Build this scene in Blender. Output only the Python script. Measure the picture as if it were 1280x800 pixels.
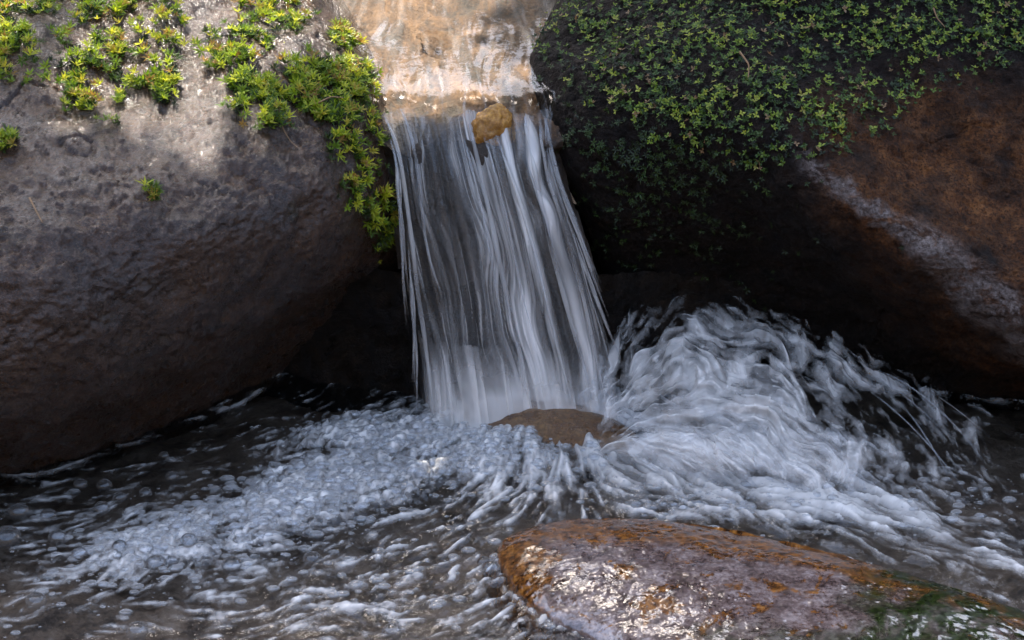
import bpy, math, random
import numpy as np
from mathutils import Vector

# ------------------------------------------------------------------ camera, world, sun, exposure
SC = bpy.context.scene
for o in list(bpy.data.objects):
    bpy.data.objects.remove(o)
COL = SC.collection
PITCH = math.radians(25.0)
FPX = 3000.0                                   # focal length in pixels of the 1280 px wide photo
LOOK = np.array([0.0, 0.0, 0.11])
FWD = np.array([0.0, math.cos(PITCH), -math.sin(PITCH)])
RGT = np.array([1.0, 0.0, 0.0])
UPV = np.array([0.0, math.sin(PITCH), math.cos(PITCH)])
CAM = LOOK - 3.0 * FWD
cam_d = bpy.data.cameras.new("camera")
cam = bpy.data.objects.new("camera", cam_d)
COL.objects.link(cam)
cam.location = CAM
cam.rotation_euler = (math.pi / 2 - PITCH, 0, 0)
cam_d.lens = 36.0 * FPX / 1280.0
cam_d.clip_start = 0.05
cam_d.clip_end = 500
cam_d.dof.use_dof = False
cam_d.dof.focus_distance = 2.95
cam_d.dof.aperture_fstop = 20.0
SC.camera = cam

SUN_EL, SUN_AZ = math.radians(58), math.radians(-12)     # azimuth from +Y (behind the scene), towards +X
W = bpy.data.worlds.new("World")
SC.world = W
W.use_nodes = True
nt = W.node_tree
nt.nodes.clear()
out = nt.nodes.new("ShaderNodeOutputWorld")
bg = nt.nodes.new("ShaderNodeBackground")
sky = nt.nodes.new("ShaderNodeTexSky")
sky.sky_type = 'NISHITA'
sky.sun_disc = False
sky.sun_elevation = SUN_EL
sky.sun_rotation = SUN_AZ
sky.ozone_density = 0.0
bg.inputs[1].default_value = 0.15
sky.dust_density = 3.0
nt.links.new(sky.outputs[0], bg.inputs[0])
nt.links.new(bg.outputs[0], out.inputs[0])
sd = bpy.data.lights.new("sun", 'SUN')
sd.energy = 2.3
sd.angle = math.radians(0.5)
sd.color = (1.0, 0.93, 0.82)
sun = bpy.data.objects.new("sun", sd)
COL.objects.link(sun)
to_sun = Vector((math.sin(SUN_AZ) * math.cos(SUN_EL), math.cos(SUN_AZ) * math.cos(SUN_EL), math.sin(SUN_EL)))
sun.rotation_euler = to_sun.to_track_quat('Z', 'Y').to_euler()
sun.location = to_sun * 8

SC.view_settings.view_transform = 'Standard'
SC.view_settings.look = 'None'
SC.view_settings.gamma = 1.0
SC.view_settings.use_curve_mapping = False
SC.view_settings.exposure = 2.55
SC.render.engine = 'CYCLES'
SC.cycles.use_denoising = True
SC.cycles.max_bounces = 8
SC.cycles.transparent_max_bounces = 16
SC.cycles.sample_clamp_indirect = 6.0
SC.cycles.caustics_reflective = False
SC.cycles.caustics_refractive = False

RNG = np.random.default_rng(11)
random.seed(5)

# ------------------------------------------------------------------ camera maths
def ray(px, py):
    px = np.asarray(px, float); py = np.asarray(py, float)
    return FWD * FPX + (px - 640)[..., None] * RGT + (400 - py)[..., None] * UPV

def at_y(px, py, Y):
    d = ray(px, py); return CAM + d * ((np.asarray(Y, float) - CAM[1]) / d[..., 1])[..., None]

def at_z(px, py, Z):
    d = ray(px, py); return CAM + d * ((np.asarray(Z, float) - CAM[2]) / d[..., 2])[..., None]

def project(P):
    v = P - CAM
    z = v @ FWD
    return 640 + FPX * (v @ RGT) / z, 400 - FPX * (v @ UPV) / z

def dist_of(px, py, kind, val):
    p = at_y(px, py, val) if kind == 'y' else at_z(px, py, val)
    return np.linalg.norm(p - CAM)

# ------------------------------------------------------------------ noise
PERM = np.random.default_rng(3).permutation(4096).astype(np.int64)
GRAD = np.random.default_rng(4).normal(size=(4096, 3))
GRAD /= np.linalg.norm(GRAD, axis=1)[:, None]

def pnoise(x, y, z):
    x, y, z = np.broadcast_arrays(np.asarray(x, float), np.asarray(y, float), np.asarray(z, float))
    xi, yi, zi = np.floor(x).astype(np.int64), np.floor(y).astype(np.int64), np.floor(z).astype(np.int64)
    xf, yf, zf = x - xi, y - yi, z - zi
    f = lambda t: t * t * t * (t * (t * 6 - 15) + 10)
    u, v, w = f(xf), f(yf), f(zf)
    r = 0
    for a in (0, 1):
        for b in (0, 1):
            for c in (0, 1):
                h = PERM[(PERM[(PERM[(xi + a) & 4095] + yi + b) & 4095] + zi + c) & 4095]
                g = GRAD[h]
                dot = g[..., 0] * (xf - a) + g[..., 1] * (yf - b) + g[..., 2] * (zf - c)
                r = r + dot * (u if a else 1 - u) * (v if b else 1 - v) * (w if c else 1 - w)
    return r * 1.5

def fbm(P, scale, octaves=4, gain=0.5, off=0.0):
    r, a, s = 0, 1.0, 1.0 / scale
    for k in range(octaves):
        r = r + a * pnoise(P[..., 0] * s + off + 17 * k, P[..., 1] * s + 5 * k, P[..., 2] * s + off)
        a *= gain; s *= 2.03
    return r

def cells(x, y, seed=0):
    """distance to the nearest jittered point and that cell's id (2D)"""
    xi, yi = np.floor(x).astype(np.int64), np.floor(y).astype(np.int64)
    best = np.full(x.shape, 9.0); bid = np.zeros(x.shape, np.int64)
    for a in (-1, 0, 1):
        for b in (-1, 0, 1):
            h = PERM[(PERM[(xi + a + seed) & 4095] + yi + b) & 4095]
            jx = xi + a + (h & 63) / 64.0; jy = yi + b + ((h >> 6) & 63) / 64.0
            d = np.hypot(x - jx, y - jy)
            m = d < best
            best = np.where(m, d, best); bid = np.where(m, h, bid)
    return best, bid

def sstep(a, b, x):
    t = np.clip((x - a) / (b - a), 0, 1); return t * t * (3 - 2 * t)

def blob(px, py, cx, cy, rx, ry, rot=0.0):
    c, s = math.cos(math.radians(rot)), math.sin(math.radians(rot))
    dx, dy = px - cx, py - cy
    return np.exp(-(((dx * c + dy * s) / rx) ** 2 + ((-dx * s + dy * c) / ry) ** 2))

def tps(pts, vals, reg=1e-3):
    pts = np.asarray(pts, float) / 400.0; vals = np.asarray(vals, float)
    n = len(pts)
    def ker(a, b):
        r2 = ((a[:, None, :] - b[None]) ** 2).sum(-1)
        return 0.5 * r2 * np.log(r2 + 1e-12)
    A = np.zeros((n + 3, n + 3))
    A[:n, :n] = ker(pts, pts) + reg * np.eye(n)
    A[:n, n] = 1; A[:n, n + 1:] = pts; A[n, :n] = 1; A[n + 1:, :n] = pts.T
    w = np.linalg.solve(A, np.concatenate([vals, np.zeros(3)]))
    def f(px, py):
        q = np.stack([np.ravel(px), np.ravel(py)], -1) / 400.0
        r = np.empty(len(q))
        for i in range(0, len(q), 40000):
            b = q[i:i + 40000]
            r[i:i + 40000] = ker(b, pts) @ w[:n] + w[n] + b @ w[n + 1:]
        return r.reshape(np.shape(px))
    return f

def blur(a, n, axis):
    for _ in range(n):
        p = np.concatenate([np.take(a, [0], axis), a, np.take(a, [-1], axis)], axis)
        m = a.shape[axis]
        a = 0.25 * np.take(p, range(0, m), axis) + 0.5 * np.take(p, range(1, m + 1), axis) + 0.25 * np.take(p, range(2, m + 2), axis)
    return a

def lic(noise, vx, vy, L):
    """smear noise along the flow (vx, vy), given in cells and of unit length"""
    H, Wd = noise.shape
    jj, ii = np.meshgrid(np.arange(Wd, dtype=float), np.arange(H, dtype=float))
    acc = noise.copy(); n = 1
    for sgn in (1, -1):
        x, y = jj.copy(), ii.copy()
        for _ in range(L):
            xi = np.clip(np.rint(x), 0, Wd - 1).astype(int); yi = np.clip(np.rint(y), 0, H - 1).astype(int)
            x = x + sgn * vx[yi, xi]; y = y + sgn * vy[yi, xi]
            xi = np.clip(np.rint(x), 0, Wd - 1).astype(int); yi = np.clip(np.rint(y), 0, H - 1).astype(int)
            acc += noise[yi, xi]; n += 1
    a = acc / n
    return (a - a.mean()) / a.std()

# ------------------------------------------------------------------ objects
def tag(o, label=None, cat=None, group=None, kind=None):
    if label: o['label'] = label
    if cat: o['category'] = cat
    if group: o['group'] = group
    if kind: o['kind'] = kind
    return o

def empty(name, loc=(0, 0, 0)):
    o = bpy.data.objects.new(name, None); COL.objects.link(o); o.location = loc
    o.empty_display_size = 0.05
    return o

def mesh_obj(name, verts, faces, mat=None, attrs=None, parent=None, smooth=True):
    verts = np.asarray(verts, float).reshape(-1, 3)
    me = bpy.data.meshes.new(name)
    me.vertices.add(len(verts)); me.vertices.foreach_set("co", verts.astype(np.float32).ravel())
    if isinstance(faces, np.ndarray):
        groups = [faces]
    else:
        groups = [np.asarray(f) for f in faces if len(f)]
    loops = np.concatenate([g.ravel() for g in groups]).astype(np.int32)
    counts = np.concatenate([np.full(len(g), g.shape[1]) for g in groups])
    starts = np.concatenate([[0], np.cumsum(counts)[:-1]]).astype(np.int32)
    me.loops.add(len(loops)); me.loops.foreach_set("vertex_index", loops)
    me.polygons.add(len(counts)); me.polygons.foreach_set("loop_start", starts)
    me.polygons.foreach_set("use_smooth", np.full(len(counts), smooth))
    me.update(calc_edges=True)
    for k, v in (attrs or {}).items():
        v = np.asarray(v, np.float32)
        if v.ndim == 1:
            a = me.attributes.new(k, 'FLOAT', 'POINT'); a.data.foreach_set("value", v)
        else:
            a = me.attributes.new(k, 'FLOAT_VECTOR', 'POINT'); a.data.foreach_set("vector", v.ravel())
    me.validate()
    o = bpy.data.objects.new(name, me); COL.objects.link(o)
    if mat: me.materials.append(mat)
    if parent: o.parent = parent
    return o

def grid_faces(h, w, flip=False, wrap=False):
    i, j = np.meshgrid(np.arange(h - 1), np.arange(w if wrap else w - 1), indexing='ij')
    j2 = (j + 1) % w
    a, b, c, d = i * w + j, i * w + j2, (i + 1) * w + j2, (i + 1) * w + j
    f = np.stack([a, b, c, d], -1).reshape(-1, 4)
    return f[:, ::-1] if flip else f

def grid_normals(P):
    du = np.gradient(P, axis=1); dv = np.gradient(P, axis=0)
    n = np.cross(du, dv)
    n /= np.linalg.norm(n, axis=-1)[..., None] + 1e-12
    s = np.sign((n * (CAM - P)).sum(-1)); s[s == 0] = 1
    return n * s[..., None]

# ------------------------------------------------------------------ node helper
class NB:
    def __init__(self, name):
        self.m = bpy.data.materials.new(name); self.m.use_nodes = True
        self.t = self.m.node_tree; self.t.nodes.clear()
        self.o = self.t.nodes.new("ShaderNodeOutputMaterial")
    def n(self, typ, **kw):
        nd = self.t.nodes.new(typ)
        for k, v in kw.items():
            if k.startswith('_'): setattr(nd, k[1:], v)
            else:
                key = int(k[1:]) if k[0] == 'i' and k[1:].isdigit() else k.replace('__', ' ')
                s = nd.inputs[key]
                if isinstance(v, bpy.types.NodeSocket): self.t.links.new(v, s)
                else: s.default_value = v
        return nd
    def pos(self):
        return self.n("ShaderNodeNewGeometry").outputs['Position']
    def noise(self, vec, scale, detail=4, rough=0.55, dist=0.0):
        return self.n("ShaderNodeTexNoise", Vector=vec, Scale=scale, Detail=detail, Roughness=rough, Distortion=dist).outputs['Fac']
    def scalev(self, vec, s):
        return self.n("ShaderNodeVectorMath", _operation='MULTIPLY', i0=vec, i1=s).outputs[0]
    def rot(self, vec, ang, s=(1, 1, 1)):
        nd = self.n("ShaderNodeMapping", Vector=vec); nd.inputs['Rotation'].default_value = ang; nd.inputs['Scale'].default_value = s
        return nd.outputs[0]
    def ramp(self, fac, stops, interp='LINEAR'):
        nd = self.n("ShaderNodeValToRGB", Fac=fac); cr = nd.color_ramp; cr.interpolation = interp
        while len(cr.elements) < len(stops): cr.elements.new(0.5)
        for e, (p, c) in zip(cr.elements, stops):
            e.position = p; e.color = (c if len(c) == 4 else (*c, 1)) if hasattr(c, '__len__') else (c, c, c, 1)
        return nd.outputs[0]
    def math(self, op, a, b=0.0, clamp=False):
        nd = self.n("ShaderNodeMath", _operation=op, i0=a, i1=b); nd.use_clamp = clamp
        return nd.outputs[0]
    def mix(self, fac, a, b):
        return self.n("ShaderNodeMix", _data_type='RGBA', Factor=fac, A=None, B=None) if False else self._mix(fac, a, b)
    def _mix(self, fac, a, b):
        nd = self.t.nodes.new("ShaderNodeMix"); nd.data_type = 'RGBA'
        for s, v in ((nd.inputs[0], fac), (nd.inputs[6], a), (nd.inputs[7], b)):
            if isinstance(v, bpy.types.NodeSocket): self.t.links.new(v, s)
            else: s.default_value = v if not hasattr(v, '__len__') or len(v) == 4 else (*v, 1)
        return nd.outputs[2]
    def attr(self, name):
        return self.n("ShaderNodeAttribute", _attribute_name=name).outputs['Fac']
    def bump(self, h, strength=0.5, dist=0.002, normal=None):
        nd = self.n("ShaderNodeBump", Height=h, Strength=strength, Distance=dist)
        if normal is not None: self.t.links.new(normal, nd.inputs['Normal'])
        return nd.outputs[0]
    def out(self, sh):
        self.t.links.new(sh, self.o.inputs['Surface']); return self.m
    def mixs(self, fac, a, b):
        nd = self.t.nodes.new("ShaderNodeMixShader")
        for s, v in zip(nd.inputs, (fac, a, b)):
            if isinstance(v, bpy.types.NodeSocket): self.t.links.new(v, s)
            else: s.default_value = v
        return nd.outputs[0]

# ------------------------------------------------------------------ materials
def rock_material(name, dark, mid, light, film=0.35, film_col=(0.20, 0.20, 0.22), rough=(0.22, 0.5), bump=0.9, moss_tint=None, spec=0.5, coat=0.0, rustc=None):
    b = NB(name); p = b.pos()
    big = b.noise(p, 9, 5, 0.6, 0.3)
    med = b.noise(p, 45, 6, 0.68)
    fin = b.noise(p, 230, 5, 0.7)
    grain = b.noise(p, 700, 3, 0.6)
    c = b.ramp(b.math('ADD', b.math('MULTIPLY', big, 0.45), b.math('MULTIPLY', med, 0.55)), [(0.36, dark), (0.5, mid), (0.64, light)])
    c = b.mix(b.ramp(fin, [(0.44, 0.0), (0.62, 1.0)]), b.mix(0.55, c, dark), c)
    fl = b.math('MULTIPLY', b.ramp(b.noise(p, 28, 6, 0.72, 0.6), [(0.5, 0.0), (0.62, 1.0)]), film)
    c = b.mix(fl, c, film_col)
    if moss_tint:
        c = b.mix(b.ramp(b.noise(p, 16, 5, 0.7), [(0.56, 0.0), (0.7, 0.75)]), c, moss_tint)
    if rustc:
        c = b.mix(b.math('MULTIPLY', b.ramp(b.noise(p, 12, 6, 0.72, 0.5), [(0.42, 0.0), (0.56, 0.9)]), b.ramp(fin, [(0.4, 0.3), (0.6, 1.0)])), c, rustc)
        sp = b.noise(b.rot(p, (0, 0.5, 0), (1, 1, 2.0)), 330, 4, 0.75)
        c = b.mix(b.ramp(sp, [(0.40, 0.85), (0.5, 0.0)]), c, dark)
        c = b.mix(b.ramp(sp, [(0.56, 0.0), (0.66, 0.8)]), c, (0.22, 0.14, 0.10))
    r = b.ramp(med, [(0.35, rough[0]), (0.65, rough[1])])
    h = b.math('ADD', b.math('MULTIPLY', med, 0.6), b.math('ADD', b.math('MULTIPLY', fin, 0.9), b.math('MULTIPLY', grain, 0.6)))
    n = b.bump(h, bump, 0.013)
    s = b.n("ShaderNodeBsdfPrincipled", Base__Color=c, Roughness=r, Normal=n)
    s.inputs['Specular IOR Level'].default_value = spec
    if coat:
        s.inputs['Coat Weight'].default_value = coat; s.inputs['Coat Roughness'].default_value = 0.13
        b.t.links.new(b.bump(b.math('ADD', b.noise(p, 130, 6, 0.72), b.math('MULTIPLY', grain, 0.3)), 0.5, 0.005), s.inputs['Coat Normal'])
    return b.out(s.outputs[0])

M_LEFT = rock_material("wet_grey_brown_rock", (0.024, 0.010, 0.004), (0.085, 0.038, 0.016), (0.13, 0.07, 0.036), 0.25, (0.10, 0.068, 0.055), (0.2, 0.42), 1.0, (0.05, 0.035, 0.008), coat=0.6, spec=0.35, rustc=(0.13, 0.052, 0.014))
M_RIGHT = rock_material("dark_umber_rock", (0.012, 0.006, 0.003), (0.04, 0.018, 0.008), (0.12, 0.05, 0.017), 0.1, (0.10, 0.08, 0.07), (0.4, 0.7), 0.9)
M_LEDGE = rock_material("black_wet_ledge", (0.006, 0.004, 0.002), (0.022, 0.013, 0.007), (0.06, 0.036, 0.018), 0.2, (0.05, 0.045, 0.042), (0.25, 0.6), 0.9, spec=0.3)
M_AMBER = rock_material("amber_stone", (0.16, 0.055, 0.006), (0.55, 0.25, 0.04), (0.75, 0.42, 0.1), 0.2, (0.6, 0.45, 0.25), (0.12, 0.3), 0.4)
M_BEDSTONE = rock_material("submerged_tawny_stone", (0.05, 0.022, 0.006), (0.2, 0.1, 0.035), (0.34, 0.2, 0.09), 0.1, (0.3, 0.2, 0.12), (0.3, 0.5), 0.6)
M_BASE = rock_material("algae_brown_stone", (0.03, 0.012, 0.003), (0.17, 0.075, 0.02), (0.28, 0.15, 0.05), 0.08, (0.15, 0.11, 0.07), (0.2, 0.4), 0.5, coat=0.3)

def right_material():
    """umber rock; its wet ridge carries a pale film where the surface attribute 'pale' says so"""
    b = NB("umber_rock_with_pale_ridge"); p = b.pos()
    med = b.noise(p, 45, 6, 0.7); fin = b.noise(p, 230, 5, 0.7); big = b.noise(p, 10, 4, 0.6)
    pale = b.attr('pale'); rust = b.attr('rust')
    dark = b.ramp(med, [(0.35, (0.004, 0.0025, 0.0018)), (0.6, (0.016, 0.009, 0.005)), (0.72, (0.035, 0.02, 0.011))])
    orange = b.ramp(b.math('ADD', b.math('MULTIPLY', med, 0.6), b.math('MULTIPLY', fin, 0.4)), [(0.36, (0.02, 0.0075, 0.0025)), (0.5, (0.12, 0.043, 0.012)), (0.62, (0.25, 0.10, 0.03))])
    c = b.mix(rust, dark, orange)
    w = b.noise(b.rot(p, (0, 0.6, 0), (1, 1, 2.2)), 22, 7, 0.72, 1.4)
    sp = b.noise(p, 300, 4, 0.75)
    c = b.mix(b.ramp(sp, [(0.40, 0.8), (0.5, 0.0)]), c, (0.006, 0.003, 0.002))
    pm = b.math('MULTIPLY', pale, b.ramp(w, [(0.42, 0.1), (0.52, 1.0)]), True)
    palec = b.ramp(fin, [(0.35, (0.06, 0.035, 0.022)), (0.65, (0.28, 0.225, 0.20))])
    c = b.mix(pm, c, palec)
    r = b.math('SUBTRACT', 0.62, b.math('MULTIPLY', pm, 0.38))
    n = b.bump(b.math('ADD', med, b.math('MULTIPLY', fin, 0.8)), 1.0, 0.009)
    s = b.n("ShaderNodeBsdfPrincipled", Base__Color=c, Roughness=r, Normal=n)
    b.t.links.new(b.math('ADD', b.math('MULTIPLY', pm, 0.4), 0.18), s.inputs['Specular IOR Level'])
    return b.out(s.outputs[0])
M_RIGHT = right_material()

def front_material():
    """pink-grey wet stone with rust-brown algae patches, dark green towards one end (attribute 'green')"""
    b = NB("pink_grey_wet_stone"); p = b.pos()
    med = b.noise(p, 40, 7, 0.72); fin = b.noise(p, 200, 5, 0.7)
    c = b.ramp(b.math('ADD', b.math('MULTIPLY', med, 0.6), b.math('MULTIPLY', fin, 0.4)),
               [(0.40, (0.035, 0.02, 0.016)), (0.5, (0.13, 0.085, 0.072)), (0.60, (0.29, 0.225, 0.20))])
    rust = b.math('ADD', b.attr('rust'), b.math('MULTIPLY', b.ramp(b.noise(p, 24, 7, 0.75, 0.4), [(0.56, 0.0), (0.578, 1.0)]), 0.95), True)
    rustc = b.ramp(b.noise(p, 120, 5, 0.7), [(0.38, (0.02, 0.007, 0.002)), (0.52, (0.15, 0.052, 0.009)), (0.64, (0.30, 0.12, 0.025))])
    c = b.mix(rust, c, rustc)
    g = b.math('MULTIPLY', b.attr('green'), b.ramp(b.noise(p, 20, 6, 0.7, 0.5), [(0.4, 0.15), (0.55, 1.0)]), True)
    c = b.mix(g, c, b.ramp(fin, [(0.4, (0.006, 0.009, 0.002)), (0.65, (0.03, 0.045, 0.008))]))
    wet = b.noise(p, 26, 4, 0.6)
    r = b.ramp(wet, [(0.4, 0.16), (0.62, 0.4)])
    n = b.bump(b.math('ADD', b.math('MULTIPLY', med, 0.7), b.math('MULTIPLY', fin, 0.35)), 0.12, 0.003)
    n2 = b.bump(b.noise(p, 17, 5, 0.6), 0.22, 0.006)
    s = b.n("ShaderNodeBsdfPrincipled", Base__Color=c, Roughness=r, Normal=n)
    s.inputs['Coat Weight'].default_value = 0.9; s.inputs['Coat Roughness'].default_value = 0.06
    b.t.links.new(n2, s.inputs['Coat Normal'])
    return b.out(s.outputs[0])
M_FRONT = front_material()

def bed_material(name, cols, streak=(1, 1, 1), scale=30, rough=0.5, algae=False):
    b = NB(name); p = b.scalev(b.pos(), streak)
    a = b.noise(p, scale, 6, 0.65, 0.6); f = b.noise(b.pos(), 160, 5, 0.7)
    c = b.ramp(b.math('ADD', b.math('MULTIPLY', a, 0.7), b.math('MULTIPLY', f, 0.3)), list(zip((0.40, 0.5, 0.62), cols)))
    if algae: c = b.mix(b.attr('algae'), c, b.mix(f, (0.012, 0.007, 0.0035), (0.05, 0.031, 0.016)))  # dark rock below the lip; on the pool bed, painted depth darkening
    s = b.n("ShaderNodeBsdfPrincipled", Base__Color=c, Roughness=rough, Normal=b.bump(b.math('ADD', a, f), 0.6, 0.008))
    return b.out(s.outputs[0])
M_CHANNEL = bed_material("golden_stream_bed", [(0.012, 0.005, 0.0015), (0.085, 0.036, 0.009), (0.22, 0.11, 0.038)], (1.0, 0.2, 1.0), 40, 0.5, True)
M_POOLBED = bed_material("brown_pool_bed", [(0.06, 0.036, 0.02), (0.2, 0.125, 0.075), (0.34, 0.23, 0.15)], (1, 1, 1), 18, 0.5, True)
M_SOIL = bed_material("forest_soil", [(0.02, 0.014, 0.008), (0.05, 0.035, 0.02), (0.09, 0.065, 0.04)], (1, 1, 1), 3, 0.9)

def water_material(name, foam_attr='foam', tint=(0.86, 0.90, 0.92), foam_col=(0.94, 0.88, 0.80), ripple=(220, 0.35), gloss_rough=0.05, stretch=(1, 1, 1), clear_gloss=1.0, foam_gloss=0.9):
    b = NB(name); p = b.pos()
    n = b.bump(b.noise(b.scalev(p, stretch), ripple[0], 3, 0.6), ripple[1], 0.002)
    fr = b.n("ShaderNodeFresnel", IOR=1.33, Normal=n).outputs[0]
    tr = b.n("ShaderNodeBsdfTransparent", Color=(*tint, 1)).outputs[0]
    gl = b.n("ShaderNodeBsdfGlossy", Color=(1, 1, 1, 1), Roughness=gloss_rough, Normal=n).outputs[0]
    wt = b.mixs(b.math('MULTIPLY', fr, clear_gloss), tr, gl)
    f = b.attr(foam_attr)
    df = b.n("ShaderNodeBsdfDiffuse", Color=(*foam_col, 1), Normal=n).outputs[0]
    tl = b.n("ShaderNodeBsdfTranslucent", Color=(*foam_col, 1), Normal=n).outputs[0]
    g2 = b.n("ShaderNodeBsdfGlossy", Color=(1, 1, 1, 1), Roughness=0.18, Normal=n).outputs[0]
    fo = b.mixs(0.15, df, tl)
    fo = b.mixs(b.math('MULTIPLY', fr, foam_gloss), fo, g2)
    return b.out(b.mixs(f, wt, fo))
M_POOL = water_material("pool_water")
M_STREAM = water_material("stream_water", tint=(0.93, 0.92, 0.88), ripple=(60, 0.15), gloss_rough=0.04, clear_gloss=0.6)
M_FALL = water_material("falling_water", tint=(0.86, 0.88, 0.90), ripple=(160, 0.25), gloss_rough=0.07, stretch=(1, 1, 0.12), clear_gloss=0.8)
M_SPLASH = water_material("splash_water", tint=(0.9, 0.92, 0.95), ripple=(150, 0.22), gloss_rough=0.12, clear_gloss=0.12, foam_gloss=0.75)
M_MIST = water_material("fine_spray", tint=(1, 1, 1), ripple=(150, 0.1), gloss_rough=0.3, clear_gloss=0.0, foam_gloss=0.1)

def strand_material():
    b = NB("bright_water_thread")
    fr = b.n("ShaderNodeFresnel", IOR=1.4).outputs[0]
    tr = b.n("ShaderNodeBsdfTransparent", Color=(0.95, 0.97, 1, 1)).outputs[0]
    df = b.n("ShaderNodeBsdfDiffuse", Color=(0.92, 0.87, 0.80, 1)).outputs[0]
    tl = b.n("ShaderNodeBsdfTranslucent", Color=(0.92, 0.87, 0.80, 1)).outputs[0]
    gl = b.n("ShaderNodeBsdfGlossy", Color=(1, 1, 1, 1), Roughness=0.12).outputs[0]
    body = b.mixs(b.attr('foam'), tr, b.mixs(0.4, df, tl))
    return b.out(b.mixs(b.math('MULTIPLY', fr, 0.45), body, gl))
M_STRAND = strand_material()

def bubble_material(name="bubble_film", base=0.12, rim=0.7, power=1.5):
    b = NB(name)
    fr = b.n("ShaderNodeFresnel", IOR=1.36).outputs[0]
    tr = b.n("ShaderNodeBsdfTransparent", Color=(0.9, 0.93, 0.97, 1)).outputs[0]
    df = b.n("ShaderNodeBsdfDiffuse", Color=(0.92, 0.87, 0.80, 1)).outputs[0]
    gl = b.n("ShaderNodeBsdfGlossy", Color=(1, 1, 1, 1), Roughness=0.06).outputs[0]
    lw = b.n("ShaderNodeLayerWeight", Blend=0.3).outputs['Facing']
    body = b.mixs(b.math('ADD', b.math('MULTIPLY', b.math('POWER', lw, power), rim), base), tr, df)
    return b.out(b.mixs(b.math('MULTIPLY', fr, 1.8, True), body, gl))
M_BUBBLE = bubble_material()
M_CLEAR = bubble_material("clear_bubble", 0.03, 0.55, 2.6)

def leaf_material(name, cols, trans=0.4):
    b = NB(name)
    c = b.ramp(b.attr('tone'), list(zip(np.linspace(0, 1, len(cols)), cols)))
    s = b.n("ShaderNodeBsdfPrincipled", Base__Color=c, Roughness=0.42)
    t = b.n("ShaderNodeBsdfTranslucent", Color=c).outputs[0]
    return b.out(b.mixs(trans, s.outputs[0], t))
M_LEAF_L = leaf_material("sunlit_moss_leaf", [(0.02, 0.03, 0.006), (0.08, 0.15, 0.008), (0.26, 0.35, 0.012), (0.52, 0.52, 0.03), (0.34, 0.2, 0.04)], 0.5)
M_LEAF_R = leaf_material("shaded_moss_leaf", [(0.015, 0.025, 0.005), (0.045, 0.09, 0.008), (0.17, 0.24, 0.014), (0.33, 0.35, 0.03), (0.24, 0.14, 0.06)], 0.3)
def plain(name, col, rough=0.6):
    b = NB(name); p = b.pos()
    c = b.mix(b.noise(p, 300, 3, 0.6), tuple(0.5 * x for x in col), tuple(1.4 * x for x in col))
    return b.out(b.n("ShaderNodeBsdfPrincipled", Base__Color=c, Roughness=rough).outputs[0])
M_TWIG = plain("dry_stem", (0.22, 0.12, 0.05))
M_BARK = plain("bark", (0.05, 0.035, 0.022), 0.9)

# ------------------------------------------------------------------ ground and pool bed
def smooth_rows(rows, n):
    rows = np.asarray(rows, float); t = np.arange(len(rows))
    tt = np.linspace(0, len(rows) - 1, n)
    r = np.stack([np.interp(tt, t, rows[:, k]) for k in range(rows.shape[1])], -1)
    return blur(r, int((n / len(rows)) ** 2 * 0.5), 0)

gx = np.concatenate([[-60, -40, -20, -12, -10, -8, -7, -6, -5, -4, -3.5, -3, -2.5, -2], np.linspace(-1.6, 1.6, 120), [2, 2.5, 3, 3.5, 4, 5, 6, 7, 8, 10, 12, 20, 40, 60]])
gy = np.concatenate([[-60, -40, -20, -14, -12, -10, -8, -7, -6, -5, -4.5, -4, -3.5, -3, -2.5], np.linspace(-1.8, 1.6, 120), np.linspace(2, 14, 30), [20, 30, 60]])
GX, GY = np.meshgrid(gx, gy)
GP = np.stack([GX, GY, 0 * GX], -1)
hz = -0.075 + 0.02 * fbm(GP, 0.25, 4)
rim = sstep(0.9, 2.6, np.hypot(GX * 0.9, (GY + 0.3) * 0.75))
hz = hz + rim * (0.22 + 0.1 * fbm(GP, 1.5, 3))
hz = hz + sstep(1.8, 9.5, GY) * (4.9 + 0.8 * fbm(GP, 3.0, 4)) + 3 * sstep(9, 60, GY)  # unseen hill upstream, raised to keep low sky out of water reflections
side_ = np.hypot(np.maximum(np.abs(GX) - 1.0, 0), np.maximum(-GY - 2.0, 0))
hz = np.maximum(hz, sstep(1.2, 7.0, side_) * (4.2 + 0.8 * fbm(GP, 3.0, 4, 0.5, 5)) - 0.06)  # unseen banks at sides and behind camera, raised to block low skylight
GP[..., 2] = hz
mesh_obj("ground", GP, grid_faces(*GX.shape), M_SOIL)
tag(bpy.data.objects["ground"], kind='structure')
bx = np.linspace(-1.0, 1.0, 260); by = np.linspace(-1.15, 0.4, 220)
BX, BY = np.meshgrid(bx, by)
BP = np.stack([BX, BY, 0 * BX], -1)
bqx, bqy = project(BP)
SHALLOW_SILT = np.clip(1.3 * blob(bqx, bqy, 60, 770, 330, 95) + 0.5 * blob(bqx, bqy, 620, 670, 90, 40) + 0.25 * blob(bqx, bqy, 240, 570, 200, 50), 0, 1)
BP[..., 2] = -0.038 + 0.012 * fbm(BP, 0.12, 4) + 0.02 * np.abs(fbm(BP, 0.05, 3, 0.5, 7)) * 0.5
tag(mesh_obj("pool_bed", BP, grid_faces(*BX.shape), M_POOLBED, {'algae': 0.35 * (1 - SHALLOW_SILT).ravel()}), kind='structure')  # algae value here is painted darkening of deeper water outside the light silt

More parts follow.
